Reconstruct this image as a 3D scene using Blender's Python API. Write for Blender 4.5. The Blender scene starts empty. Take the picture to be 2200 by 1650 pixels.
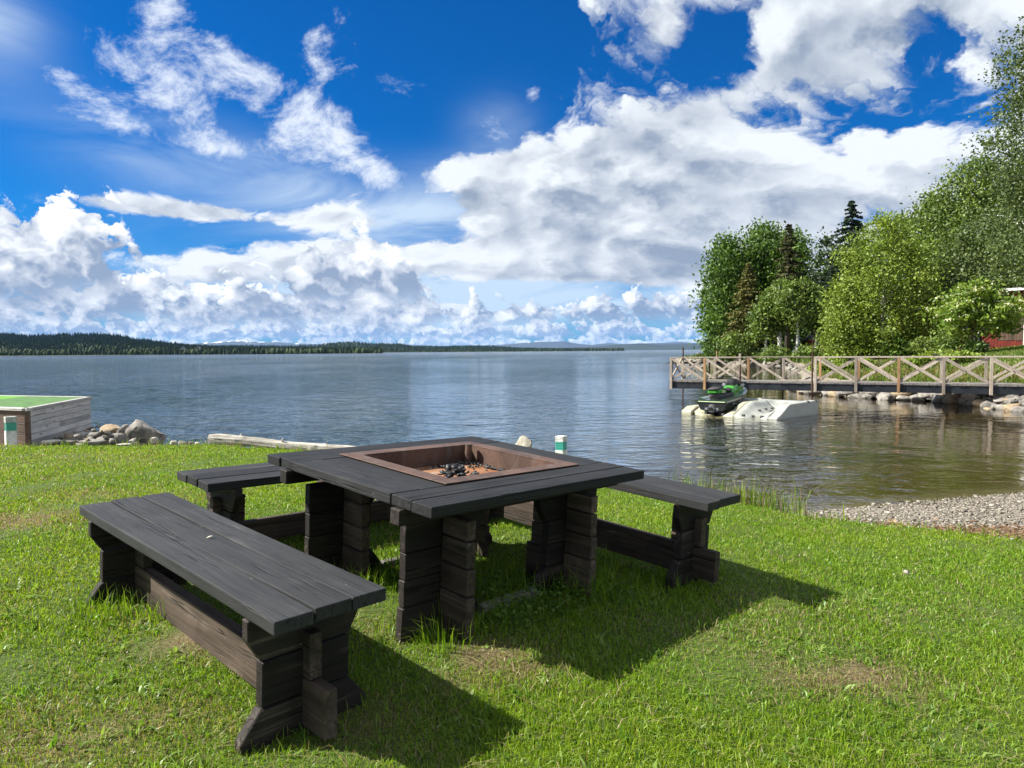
import bpy, bmesh, math, random
import numpy as np
from mathutils import Vector, Matrix
R_ = math.radians
scene = bpy.context.scene
# ------------------------------------------------------------------ camera
ZC = 2.1                                   # eye height above the lake
PITCH, ROLL, FPX = math.atan(70.5/1525), 0.0079, 1525.0
cam_data = bpy.data.cameras.new('camera')
cam = bpy.data.objects.new('camera', cam_data)
scene.collection.objects.link(cam)
cam_data.sensor_width = 36.0
cam_data.lens = FPX/2200*36.0
cam_data.clip_start = 0.05
cam_data.clip_end = 120000
CAM_M = Matrix.Translation((0, 0, ZC)) @ Matrix.Rotation(math.pi/2-PITCH, 4, 'X') @ Matrix.Rotation(-ROLL, 4, 'Z')
cam.matrix_world = CAM_M
scene.camera = cam
# ------------------------------------------------------------------ light
EXPO = 1.70
SUN_EL, SUN_AZ = R_(44.5), R_(-88.5)           # azimuth clockwise from +Y: the sun stands to the left
TO_SUN = Vector((math.sin(SUN_AZ)*math.cos(SUN_EL), math.cos(SUN_AZ)*math.cos(SUN_EL), math.sin(SUN_EL)))
sd = bpy.data.lights.new('sun', 'SUN')
sd.energy = 3.8; sd.angle = R_(0.5); sd.color = (1.0, 0.95, 0.86)
so = bpy.data.objects.new('sun', sd); scene.collection.objects.link(so)
so.rotation_euler = (-TO_SUN).to_track_quat('-Z', 'Y').to_euler()
scene.view_settings.view_transform = 'Standard'
scene.view_settings.look = 'None'
scene.view_settings.exposure = EXPO
scene.view_settings.gamma = 1.0
scene.view_settings.use_curve_mapping = False

# small expression builder for node maths
class E:
    def __init__(s, nt, sock): s.nt, s.o = nt, sock
    def _m(s, op, b=None, c=None):
        n = s.nt.nodes.new('ShaderNodeMath'); n.operation = op
        for i, v in enumerate((s, b, c)):
            if v is None: continue
            if isinstance(v, E): s.nt.links.new(v.o, n.inputs[i])
            else: n.inputs[i].default_value = v
        return E(s.nt, n.outputs[0])
    def __add__(s, b): return s._m('ADD', b)
    __radd__ = __add__
    def __sub__(s, b): return s._m('SUBTRACT', b)
    def __rsub__(s, b): return (s*-1.0)+b
    def __mul__(s, b): return s._m('MULTIPLY', b)
    __rmul__ = __mul__
    def __truediv__(s, b): return s._m('DIVIDE', b)
    def pow(s, b): return s._m('POWER', b)
    def exp(s): return s._m('EXPONENT')
    def max(s, b): return s._m('MAXIMUM', b)
    def min(s, b): return s._m('MINIMUM', b)
    def clamp(s): return s.max(0.0).min(1.0)
    def smooth(s, a, b):
        n = s.nt.nodes.new('ShaderNodeMapRange'); n.interpolation_type = 'SMOOTHSTEP'
        s.nt.links.new(s.o, n.inputs[0]); n.inputs[1].default_value = a; n.inputs[2].default_value = b
        return E(s.nt, n.outputs[0])
def vec(nt, x, y, z):
    n = nt.nodes.new('ShaderNodeCombineXYZ')
    for i, v in enumerate((x, y, z)):
        if isinstance(v, E): nt.links.new(v.o, n.inputs[i])
        else: n.inputs[i].default_value = v
    return n.outputs[0]
def noise(nt, v, scale, detail=8, rough=.55, dist=0., lac=2.0, out=0):
    n = nt.nodes.new('ShaderNodeTexNoise'); n.noise_dimensions = '3D'
    if v is not None: nt.links.new(v, n.inputs['Vector'])
    n.inputs['Scale'].default_value = scale; n.inputs['Detail'].default_value = detail
    n.inputs['Roughness'].default_value = rough; n.inputs['Distortion'].default_value = dist
    n.inputs['Lacunarity'].default_value = lac
    return E(nt, n.outputs[0]) if out == 0 else n.outputs[1]
def mixc(nt, fac, a, b):
    n = nt.nodes.new('ShaderNodeMix'); n.data_type = 'RGBA'
    if isinstance(fac, E): nt.links.new(fac.o, n.inputs[0])
    else: n.inputs[0].default_value = fac
    for i, v in ((6, a), (7, b)):
        if isinstance(v, (tuple, list)): n.inputs[i].default_value = (*v, 1)
        else: nt.links.new(v, n.inputs[i])
    return n.outputs[2]
# ------------------------------------------------------------------ sky
SKY_STRENGTH = 0.12
world = bpy.data.worlds.new('World'); scene.world = world; world.use_nodes = True
wt = world.node_tree; wt.nodes.clear()
def build_sky(nt):
    out = nt.nodes.new('ShaderNodeOutputWorld'); bg = nt.nodes.new('ShaderNodeBackground')
    nt.links.new(bg.outputs[0], out.inputs[0])
    sky = nt.nodes.new('ShaderNodeTexSky'); sky.sky_type = 'NISHITA'; sky.sun_disc = False
    sky.sun_elevation = SUN_EL; sky.sun_rotation = SUN_AZ % (2*math.pi)
    sky.air_density = 1.0; sky.dust_density = 0.3; sky.ozone_density = 3.0
    hs = nt.nodes.new('ShaderNodeHueSaturation'); hs.inputs['Saturation'].default_value = 1.1
    hs.inputs['Hue'].default_value = 0.5; hs.inputs['Value'].default_value = .62
    nt.links.new(sky.outputs[0], hs.inputs['Color'])
    tc = nt.nodes.new('ShaderNodeTexCoord')
    sp = nt.nodes.new('ShaderNodeSeparateXYZ'); nt.links.new(tc.outputs['Generated'], sp.inputs[0])
    X, Y, Z = (E(nt, sp.outputs[i]) for i in range(3))
    az = X._m('ARCTAN2', Y)*57.2958
    el = Z._m('ARCSINE')*57.2958
    def G(cx, cy, sx, sy, amp=1.0, rot=0.0):      # one soft region of the sky: azimuth, elevation, size in degrees
        a, e = az-cx, el-cy
        if rot:
            c, s = math.cos(R_(rot)), math.sin(R_(rot))
            a, e = a*c+e*s, e*c-a*s
        a = a*(1/sx); e = e*(1/sy)
        return ((a*a+e*e)*-1.0).exp()*amp
    def cloudvec(dx, dy, dz, lift, k):
        z = (Z+dz).max(0.0)+lift
        return vec(nt, (X+dx)/z, (Y+dy)/z, Z*k)
    # --- heaped clouds: big ones above, small far ones in rows just over the horizon
    def noise2(v, sc, det, ro=.55, dist=0.):
        e = noise(nt, v, sc, det, ro, dist); e.o.node.noise_dimensions = '2D'
        return e
    def puff(u, w, sc, det, vdet, ro=.60):
        v = vec(nt, u, w, 0.0)
        n0 = noise2(v, sc, det, ro, .10)
        vo = nt.nodes.new('ShaderNodeTexVoronoi'); vo.feature = 'F1'; vo.voronoi_dimensions = '2D'
        k = n0*(1.3/sc)
        nt.links.new(vec(nt, u+k, w-k, 0.0), vo.inputs['Vector'])
        vo.inputs['Scale'].default_value = sc*2.6; vo.inputs['Detail'].default_value = vdet; vo.inputs['Roughness'].default_value = .5
        vo.inputs['Lacunarity'].default_value = 2.4; vo.normalize = True
        return n0*.68 + (1.0-E(nt, vo.outputs[0])*1.2)*.32
    cov = None
    for g in HEAPS:
        t = G(*g); cov = t if cov is None else cov+t
    # same broken cloud, unseen all round and overhead, added to lift the shadows
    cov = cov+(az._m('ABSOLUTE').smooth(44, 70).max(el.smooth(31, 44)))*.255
    elw = (el+9.0).max(0.5)._m('LOGARITHM', 2.718)*22.0
    dA = puff(az*.60, elw, .092, 9, 3, .56); dA1 = puff(az*.60-1.0, elw+2.0, .092, 6, 1, .56)
    def row(e, Hh, f, bias, seed, covs=(), gain=1.5, dets=7):
        """one row of heaped clouds: ragged tops, flat shaded undersides"""
        v = (el-e)/Hh
        u = az*f+seed
        w = v*(Hh*f*1.25)
        n0 = puff(u, w, 1.0, dets, 3); n1 = puff(u-.16, w+.20, 1.0, 4, 1)
        c = bias
        for g in covs: c = G(*g)+c
        d = (n0-.5)*gain+.02-v*.55+c
        al = d.smooth(.0, .06)*(v+(n0-.5)*.9).smooth(-.30, .16)
        lt = ((n0-n1)*5.0+.27+v*.70-d*.30).clamp()
        return al, lt
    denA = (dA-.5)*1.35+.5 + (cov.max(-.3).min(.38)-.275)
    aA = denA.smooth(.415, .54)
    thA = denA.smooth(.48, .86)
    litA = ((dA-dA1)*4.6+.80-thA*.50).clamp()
    # --- torn wisps
    w0 = noise2(vec(nt, az*.8+el*.5, el*1.25-az*.45, 0.0), .20, 9, .70, .22)
    cw = None
    for g in WISPS:
        t = G(*g); cw = t if cw is None else cw+t
    a1 = ((w0-.64+cw.min(.30)).smooth(.0, .34))*.92
    # --- thin veil
    q0 = noise2(vec(nt, az*.6, el*2.0, 0.0), .09, 5, .6, .6)
    cv = None
    for g in VEILS:
        t = G(*g); cv = t if cv is None else cv+t
    a2 = ((q0-.22)*2.3*cv).clamp()*.85
    scale = nt.nodes.new('ShaderNodeMix'); scale.data_type = 'RGBA'; scale.blend_type = 'MULTIPLY'; scale.inputs[0].default_value = 1
    nt.links.new(hs.outputs[0], scale.inputs[6]); scale.inputs[7].default_value = (.012, .235, .47, 1)
    k = .76/SKY_STRENGTH
    c = scale.outputs[2]
    c = mixc(nt, a2, c, tuple(v*k for v in (.30, .36, .42)))
    c = mixc(nt, a1, c, tuple(v*k for v in (.38, .41, .45)))
    dark, lightc = tuple(v*k for v in (.135, .165, .215)), tuple(v*k for v in (.385, .405, .425))
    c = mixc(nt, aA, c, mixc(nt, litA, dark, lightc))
    bankL, bankC = dg(70, 560, 260, 400, .70), dg(775, 560, 170, 400, .68)
    for (e, Hh, f, bias, seed, covs, dk, lt_) in (
            (.35, 1.3, .62, .20, 3.1, (dg(300, 745, 700, 60, .1),), (.17, .24, .32), (.39, .425, .45)),
            (1.3, 2.0, .36, .13, 11.7, (dg(300, 700, 700, 200, .16),), (.145, .195, .27), (.42, .445, .46)),
            (2.7, 3.4, .21, .0, 23.3, (dg(450, 650, 560, 300, .34), dg(1500, 640, 200, 200, .12)), (.125, .165, .23), (.44, .455, .47)),
            (4.4, 8.0, .118, -.36, 37.9, (bankL, bankC), (.135, .17, .23), (.45, .46, .47))):
        al, lt = row(e, Hh, f, bias, seed, covs)
        c = mixc(nt, al, c, mixc(nt, lt, tuple(v*k for v in dk), tuple(v*k for v in lt_)))
    # distance haze on the lowest clouds
    nt.links.new(c, bg.inputs[0]); bg.inputs[1].default_value = SKY_STRENGTH
def dg(x, y, sx, sy, amp=1.0, rot=0.0):            # degrees from photograph proportions, used only to write the lists below
    return (math.degrees(math.atan((x-1100)/1525)), math.degrees(math.atan((763-.0079*x-y)/1525)), sx/1525*57.3, sy/1525*57.3, amp, rot)
HEAPS = [dg(520,600,420,60,.22), dg(1180,420,150,95,.36), dg(1480,385,440,110,.46,14), dg(330,478,180,30,.32), dg(560,492,210,24,.26), dg(720,470,60,25,.22),
         dg(1950,280,480,175,.62,20), dg(1720,15,240,60,.36), dg(2120,80,170,90,.42,15), dg(1735,165,60,40,.27), dg(1320,550,330,60,.30), dg(1060,400,120,60,.2),
         dg(1870,150,170,60,.20), dg(1430,100,50,50,.17), dg(1350,570,420,45,.22), dg(1900,480,300,120,.36), dg(300,530,120,24,-.30), dg(560,515,100,16,-.25), dg(1150,625,300,30,-.25), dg(980,600,60,40,-.1)]
WISPS = [dg(400,150,80,55,.42,-40), dg(500,210,90,35,.30,-35), dg(350,240,70,45,.40,-20), dg(445,300,40,40,.3), dg(680,290,80,75,.42,-20), dg(600,230,110,40,.25,-35),
         dg(190,280,90,22,.32,-20), dg(210,323,90,16,.36,-5), dg(700,110,45,40,.25), dg(690,165,60,25,.22,-25), dg(560,110,60,14,.16), dg(370,50,16,40,.26,25),
         dg(1060,280,30,60,.2,40), dg(1150,210,24,14,.24,25), dg(800,380,90,35,.3,-20), dg(480,350,90,25,.3), dg(1340,250,40,25,.18)]
VEILS = [dg(620,420,330,60,1.0,-10), dg(900,470,400,60,.7), dg(1250,620,600,80,.95), dg(500,690,900,60,.6), dg(0,200,80,70,.7), dg(1080,290,70,60,.35), dg(900,650,900,70,.5), dg(1100,380,150,40,.5)]
build_sky(wt)
# ------------------------------------------------------------------ helpers
rng = np.random.default_rng(7)
rnd = random.Random(11)
COL = scene.collection
def tag(o, label=None, cat=None, group=None, kind=None):
    if label: o['label'] = label
    if cat: o['category'] = cat
    if group: o['group'] = group
    if kind: o['kind'] = kind
    return o
def empty(name, loc=(0, 0, 0), rz=0.0, mat=None):
    o = bpy.data.objects.new(name, None); COL.objects.link(o)
    o.empty_display_size = .2
    if mat is not None: o.matrix_world = mat
    else:
        o.location = loc; o.rotation_euler = (0, 0, rz)
    return o
def link(name, me, parent=None):
    o = bpy.data.objects.new(name, me); COL.objects.link(o)
    if parent is not None: o.parent = parent
    return o
def np_mesh(name, V, F, mat, parent=None, col=None, smooth=False):
    """V (n,3); F list of index arrays (m,k)."""
    V = np.asarray(V, np.float32)
    if not isinstance(F, list): F = [F]
    F = [np.asarray(f, np.int32) for f in F if len(f)]
    me = bpy.data.meshes.new(name)
    nl = sum(f.size for f in F); npol = sum(len(f) for f in F)
    me.vertices.add(len(V)); me.vertices.foreach_set('co', V.ravel())
    me.loops.add(nl); me.loops.foreach_set('vertex_index', np.concatenate([f.ravel() for f in F]))
    me.polygons.add(npol)
    tot = np.concatenate([np.full(len(f), f.shape[1], np.int32) for f in F])
    me.polygons.foreach_set('loop_start', np.concatenate([[0], np.cumsum(tot)[:-1]]).astype(np.int32))
    if smooth: me.polygons.foreach_set('use_smooth', np.ones(npol, bool))
    if col is not None:
        a = me.color_attributes.new('tint', 'FLOAT_COLOR', 'POINT')
        c = np.ones((len(V), 4), np.float32); c[:, :3] = col
        a.data.foreach_set('color', c.ravel())
    me.update(calc_edges=True); me.validate()
    if mat: me.materials.append(mat)
    return link(name, me, parent)
class MB:
    """collects shapes, links them as one mesh"""
    def __init__(s): s.bm = bmesh.new()
    def box(s, a, b, m=None, bev=0.0, seg=1):
        r = bmesh.ops.create_cube(s.bm, size=1.0)
        A, B = Vector(a), Vector(b); c, d = (A+B)/2, B-A
        for v in r['verts']:
            v.co = Vector((v.co.x*d.x, v.co.y*d.y, v.co.z*d.z))+c
        vs = r['verts']
        if bev > 0:
            es = list({e for v in vs for e in v.link_edges})
            q = bmesh.ops.bevel(s.bm, geom=es, offset=bev, segments=seg, affect='EDGES', profile=.6)
            vs = list({v for f in q['faces'] for v in f.verts} | {v for v in vs if v.is_valid})
        if m is not None:
            for v in vs: v.co = m @ v.co
        return vs
    def bar(s, p, q, w, h, up=(0, 0, 1), bev=0.0):
        p, q = Vector(p), Vector(q); d = q-p; L = d.length; y = d.normalized()
        x = y.cross(Vector(up)).normalized(); z = x.cross(y)
        m = Matrix((x, y, z)).transposed().to_4x4(); m.translation = (p+q)/2
        return s.box((-w/2, -L/2, -h/2), (w/2, L/2, h/2), m, bev)
    def prism(s, pts, y0, y1, bev=0.0):
        """outline in (x, z), pushed from y0 to y1"""
        a = [s.bm.verts.new((x, y0, z)) for x, z in pts]; b = [s.bm.verts.new((x, y1, z)) for x, z in pts]
        n = len(pts); fs = [s.bm.faces.new(a), s.bm.faces.new(b[::-1])]
        for i in range(n): fs.append(s.bm.faces.new((a[i], b[i], b[(i+1) % n], a[(i+1) % n])))
        bmesh.ops.recalc_face_normals(s.bm, faces=fs)
        vs = a+b
        if bev > 0:
            es = list({e for v in vs for e in v.link_edges})
            q = bmesh.ops.bevel(s.bm, geom=es, offset=bev, segments=1, affect='EDGES')
            vs = list({v for f in q['faces'] for v in f.verts} | {v for v in vs if v.is_valid})
        return vs
    def tube(s, pts, rad, n=8, cap=True):
        pts = [Vector(p) for p in pts]; rings = []
        if not isinstance(rad, (list, tuple)): rad = [rad]*len(pts)
        for i, p in enumerate(pts):
            d = (pts[min(i+1, len(pts)-1)]-pts[max(i-1, 0)]).normalized()
            x = d.orthogonal().normalized() if abs(d.z) > .9 else d.cross(Vector((0, 0, 1))).normalized()
            y = d.cross(x)
            rings.append([s.bm.verts.new(p+(x*math.cos(t)+y*math.sin(t))*rad[i]) for t in (2*math.pi*k/n for k in range(n))])
        fs = []
        for a, b in zip(rings, rings[1:]):
            for k in range(n): fs.append(s.bm.faces.new((a[k], a[(k+1) % n], b[(k+1) % n], b[k])))
        if cap:
            fs.append(s.bm.faces.new(rings[0][::-1])); fs.append(s.bm.faces.new(rings[-1]))
        bmesh.ops.recalc_face_normals(s.bm, faces=fs)
    def loft(s, rings, cap=True):
        rs = [[s.bm.verts.new(p) for p in r] for r in rings]; n = len(rs[0]); fs = []
        for a, b in zip(rs, rs[1:]):
            for k in range(n): fs.append(s.bm.faces.new((a[k], a[(k+1) % n], b[(k+1) % n], b[k])))
        if cap:
            fs.append(s.bm.faces.new(rs[0][::-1])); fs.append(s.bm.faces.new(rs[-1]))
        bmesh.ops.recalc_face_normals(s.bm, faces=fs)
    def build(s, name, mat, parent=None, smooth=False, kind=None):
        me = bpy.data.meshes.new(name)
        s.bm.to_mesh(me); s.bm.free()
        if smooth:
            for p in me.polygons: p.use_smooth = True
        me.materials.append(mat)
        o = link(name, me, parent)
        if kind: o['kind'] = kind
        return o
CHILDREN = {}
def copy_tree(o, parent=None):
    c = o.copy(); COL.objects.link(c)
    if parent is not None: c.parent = parent
    for ch in list(o.children): copy_tree(ch, c)
    return c
# direction of a photograph pixel (2200 wide) as a world ray, for reading places off the picture
def pxray(x, y):
    d = CAM_M.to_3x3() @ Vector(((x-1100)/FPX, -(y-825)/FPX, -1.0))
    return d/d.y
def at(x, y, dist):
    return Vector((0, 0, ZC))+pxray(x, y)*dist
def on_z(x, y, z):
    d = pxray(x, y)
    return at(x, y, (z-ZC)/d.z)
# ------------------------------------------------------------------ materials
def new_mat(name):
    m = bpy.data.materials.new(name); m.use_nodes = True
    nt = m.node_tree; nt.nodes.clear()
    out = nt.nodes.new('ShaderNodeOutputMaterial'); p = nt.nodes.new('ShaderNodeBsdfPrincipled')
    nt.links.new(p.outputs[0], out.inputs[0])
    return m, nt, p, out
def setc(nt, p, name, v):
    if isinstance(v, E): nt.links.new(v.o, p.inputs[name])
    elif isinstance(v, (int, float)): p.inputs[name].default_value = v
    elif isinstance(v, (tuple, list)): p.inputs[name].default_value = (*v, 1)
    else: nt.links.new(v, p.inputs[name])
def bump(nt, p, h, dist=.01, strength=1.0):
    b = nt.nodes.new('ShaderNodeBump'); b.inputs['Distance'].default_value = dist; b.inputs['Strength'].default_value = strength
    nt.links.new(h.o, b.inputs['Height']); nt.links.new(b.outputs[0], p.inputs['Normal'])
    return b
def texco(nt, kind='Object'):
    return nt.nodes.new('ShaderNodeTexCoord').outputs[kind]
def scaled(nt, v, s, add=None):
    n = nt.nodes.new('ShaderNodeVectorMath'); n.operation = 'MULTIPLY_ADD'
    nt.links.new(v, n.inputs[0]); n.inputs[1].default_value = s
    if add is not None: nt.links.new(add, n.inputs[2])
    return n.outputs[0]
def orandom(nt, k=37.0):
    oi = nt.nodes.new('ShaderNodeObjectInfo'); r = E(nt, oi.outputs['Random'])
    return r, vec(nt, r*k, r*(k*1.7), r*(k*.6))
def mat_wood(name, axis, dark, mid, pale, pale_amt=.5, rough=.62, bmp=.004, grain=42.0, spec=.5):
    """weathered planks; axis = direction of the grain in object space"""
    m, nt, p, out = new_mat(name)
    r, off = orandom(nt)
    s = [1.0, 1.0, 1.0]; s['xyz'.index(axis)] = .045
    v = scaled(nt, texco(nt), tuple(s), off)
    v2 = scaled(nt, texco(nt), (1, 1, 1), off)
    g = noise(nt, v, grain, 6, .62, .35)
    g2 = noise(nt, v, grain*2.9, 3, .6, .2)
    blot = noise(nt, v2, 3.2, 5, .6, .5)
    wear = noise(nt, v, 12.0, 5, .7, 1.2)
    knot = nt.nodes.new('ShaderNodeTexVoronoi'); knot.feature = 'F1'
    ks = [1.0, 1.0, 1.0]; ks['xyz'.index(axis)] = .34
    nt.links.new(scaled(nt, texco(nt), tuple(ks), off), knot.inputs['Vector']); knot.inputs['Scale'].default_value = 5.2
    kn = E(nt, knot.outputs[0]).smooth(.13, .04)
    c = mixc(nt, (g*.6+blot*.4).smooth(.28, .72), dark, mid)
    c = mixc(nt, (wear.smooth(.52, .78)*blot.smooth(.38, .66))*pale_amt, c, pale)
    crk = nt.nodes.new('ShaderNodeVectorMath'); cs_ = [26.0, 26.0, 26.0]; cs_['xyz'.index(axis)] = .55
    crn = noise(nt, scaled(nt, texco(nt), tuple(cs_), off), 1.0, 2, .5, .2)
    crack = ((crn-.5)._m('ABSOLUTE')).smooth(.018, .004)*wear.smooth(.44, .56)
    c = mixc(nt, kn*.75, c, tuple(x*.4 for x in dark))
    c = mixc(nt, crack*.85, c, tuple(x*.3 for x in dark))
    fl = nt.nodes.new('ShaderNodeTexVoronoi'); nt.links.new(scaled(nt, texco(nt), (1, 1, 1), off), fl.inputs['Vector']); fl.inputs['Scale'].default_value = 34.0
    fr_ = nt.nodes.new('ShaderNodeSeparateColor'); nt.links.new(fl.outputs['Color'], fr_.inputs[0])
    fleck = (E(nt, fl.outputs[0])+(g2-.5)*.35).smooth(.15, .04)*E(nt, fr_.outputs[0]).smooth(.965, .975)
    c = mixc(nt, fleck*.6, c, tuple(min(.5, x*1.8) for x in pale))
    hs = nt.nodes.new('ShaderNodeHueSaturation'); nt.links.new(c, hs.inputs['Color'])
    nt.links.new((r*.7+.65).o, hs.inputs['Value'])
    setc(nt, p, 'Base Color', hs.outputs[0])
    setc(nt, p, 'Roughness', (g*.25+(rough-.12)).clamp())
    p.inputs['Specular IOR Level'].default_value = spec
    bump(nt, p, g*.6+g2*.4-kn*.3-crack*.8, bmp, .9)
    return m
def mat_simple(name, c, rough=.6, metal=0.0, var=.25, scale=6.0, bmp=0.0, coat=0.0, spec=.5):
    m, nt, p, out = new_mat(name)
    n = noise(nt, texco(nt), scale, 6, .6, .2)
    setc(nt, p, 'Base Color', mixc(nt, n.smooth(.25, .75), tuple(x*(1-var) for x in c), tuple(min(1, x*(1+var)) for x in c)))
    setc(nt, p, 'Roughness', (n*.2+(rough-.1)).clamp()); p.inputs['Metallic'].default_value = metal
    p.inputs['Coat Weight'].default_value = coat; p.inputs['Specular IOR Level'].default_value = spec
    if bmp: bump(nt, p, n, bmp)
    return m
def mat_rock(name, a, b, c3, scale=3.0, lichen=.3):
    m, nt, p, out = new_mat(name)
    r, off = orandom(nt)
    v = scaled(nt, texco(nt), (1, 1, 1), off)
    n = noise(nt, v, scale, 8, .65, .4); f = noise(nt, v, scale*9, 5, .7); s = noise(nt, v, scale*3, 4, .6, 1.0)
    c = mixc(nt, n.smooth(.3, .7), a, b)
    c = mixc(nt, s.smooth(.55, .7)*lichen, c, c3)
    c = mixc(nt, f.smooth(.60, .72)*.5, c, tuple(x*.35 for x in a))
    hs = nt.nodes.new('ShaderNodeHueSaturation'); nt.links.new(c, hs.inputs['Color']); nt.links.new((r*.6+.7).o, hs.inputs['Value'])
    setc(nt, p, 'Base Color', hs.outputs[0]); p.inputs['Roughness'].default_value = .85
    bump(nt, p, n*.6+f*.4, .03)
    return m
def mat_tint(name, trans=.35, rough=.55, spec=.35, tcol=(1.15, 1.2, .55)):
    """leaves and blades: own colour from the mesh, some light shining through"""
    m, nt, p, out = new_mat(name)
    a = nt.nodes.new('ShaderNodeAttribute'); a.attribute_name = 'tint'
    nt.links.new(a.outputs['Color'], p.inputs['Base Color'])
    p.inputs['Roughness'].default_value = rough; p.inputs['Specular IOR Level'].default_value = spec
    tr = nt.nodes.new('ShaderNodeBsdfTranslucent')
    mu = nt.nodes.new('ShaderNodeMix'); mu.data_type = 'RGBA'; mu.blend_type = 'MULTIPLY'; mu.inputs[0].default_value = 1
    nt.links.new(a.outputs['Color'], mu.inputs[6]); mu.inputs[7].default_value = (*tcol, 1)
    nt.links.new(mu.outputs[2], tr.inputs[0])
    mx = nt.nodes.new('ShaderNodeMixShader'); mx.inputs[0].default_value = trans
    nt.links.new(p.outputs[0], mx.inputs[1]); nt.links.new(tr.outputs[0], mx.inputs[2]); nt.links.new(mx.outputs[0], out.inputs[0])
    return m
M = {}
M['wood_y'] = mat_wood('black_stained_wood_y', 'y', (.015, .0155, .016), (.032, .0325, .033), (.10, .098, .095), .6, .64, spec=.22)
M['wood_x'] = mat_wood('black_stained_wood_x', 'x', (.015, .0155, .016), (.032, .0325, .033), (.10, .098, .095), .6, .64, spec=.22)
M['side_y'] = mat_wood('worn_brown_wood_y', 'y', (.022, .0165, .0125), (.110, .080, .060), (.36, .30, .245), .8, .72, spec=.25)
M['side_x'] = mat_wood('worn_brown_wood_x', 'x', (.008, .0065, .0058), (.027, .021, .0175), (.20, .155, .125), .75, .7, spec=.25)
M['grey_x'] = mat_wood('silver_grey_wood', 'x', (.30, .285, .27), (.46, .44, .42), (.58, .56, .53), .6, .8, .002, 14)
M['brown_x'] = mat_wood('brown_boards', 'x', (.07, .042, .028), (.14, .085, .06), (.2, .14, .1), .4, .75, .002)
M['pier_wood'] = mat_wood('weathered_pier_wood', 'z', (.20, .165, .13), (.36, .31, .255), (.50, .455, .40), .6, .8, .002, 12)
M['pier_new'] = mat_wood('tan_pier_wood', 'z', (.22, .12, .05), (.42, .25, .12), (.5, .34, .2), .5, .75, .002, 12)
M['deck_wood'] = mat_wood('grey_deck_wood', 'y', (.11, .10, .09), (.24, .22, .2), (.38, .35, .32), .6, .8, .002, 12)
M['dark_beam'] = mat_simple('dark_steel_beam', (.010, .013, .018), .5, .2, .4, 2.0)
M['iron'] = mat_simple('rusty_iron', (.07, .035, .022), .8, .3, .5, 9.0)
M['rock'] = mat_rock('grey_rock', (.10, .092, .082), (.27, .25, .22), (.36, .345, .30), 3.0)
M['rock_warm'] = mat_rock('tan_rock', (.20, .145, .09), (.36, .28, .18), (.4, .33, .24), 3.0, .2)
M['rock_pale'] = mat_rock('pale_rock', (.34, .31, .24), (.55, .52, .43), (.6, .58, .5), 4.0, .3)
M['leaf'] = mat_tint('leaf', .26)
M['blade'] = mat_tint('grass_blade', .46, .42, .4)
M['needle'] = mat_tint('needle', .12, .7, .2)
M['white'] = mat_simple('white_paint', (.72, .72, .70), .6, 0, .06)
M['plastic'] = mat_simple('off_white_plastic', (.30, .31, .28), .5, 0, .10, 3.0)
M['plastic_yellow'] = mat_simple('yellowed_plastic', (.30, .295, .21), .5, 0, .2, 3.0)
M['black'] = mat_simple('black_plastic', (.012, .012, .013), .42, 0, .2)
M['rubber'] = mat_simple('black_rubber', (.018, .018, .018), .7, 0, .2)
M['red'] = mat_simple('falu_red_boards', (.17, .022, .014), .85, 0, .3, 3.0)
M['tin'] = mat_simple('grey_roof_sheet', (.16, .16, .16), .6, .0, .2)
# rusted steel
def mat_rust(name, a, b, c3, dark):
    m, nt, p, out = new_mat(name)
    v = texco(nt)
    n = noise(nt, v, 3.5, 8, .68, .8); f = noise(nt, v, 34, 5, .7); s = noise(nt, scaled(nt, v, (1, 1, .3)), 7.0, 6, .7, 1.5)
    c = mixc(nt, n.smooth(.35, .65), a, b); c = mixc(nt, s.smooth(.5, .72), c, c3); c = mixc(nt, f.smooth(.55, .75)*.6, c, dark)
    setc(nt, p, 'Base Color', c); setc(nt, p, 'Roughness', (f*.4+.45).clamp()); p.inputs['Metallic'].default_value = .25
    bump(nt, p, f, .003)
    return m
M['rust'] = mat_rust('rusted_steel', (.060, .034, .025), (.115, .066, .046), (.115, .095, .08), (.03, .02, .016))
M['rust_floor'] = mat_rust('orange_rust_floor', (.20, .075, .03), (.30, .14, .065), (.34, .27, .21), (.08, .04, .025))
M['coal'] = mat_simple('charcoal', (.008, .008, .009), .55, 0, .6, 30, .004)
M['ash_coal'] = mat_simple('ashy_charcoal', (.05, .048, .046), .8, 0, .7, 30, .004)
# ------------------------------------------------------------------ furniture frames (table and near bench stand on ground that falls to the right)
S = 0.79
def frame(p, yaw, a, b):
    Rx = Matrix.Rotation(a, 4, 'X'); Ry = Matrix.Rotation(b, 4, 'Y'); Rz = Matrix.Rotation(yaw, 4, 'Z')
    return Matrix.Translation(Vector(p)*S+Vector((0, 0, ZC))) @ Rx @ Ry @ Rz
FT = frame((-.4074, 3.521, -.779), .7892, .0221, .0585)
FA = frame((-.9423, 2.732, -1.054), .8026, .0236, .0262)
def fpt(F, u, v, h): return F @ (Vector((u, v, -h))*S)
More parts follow.
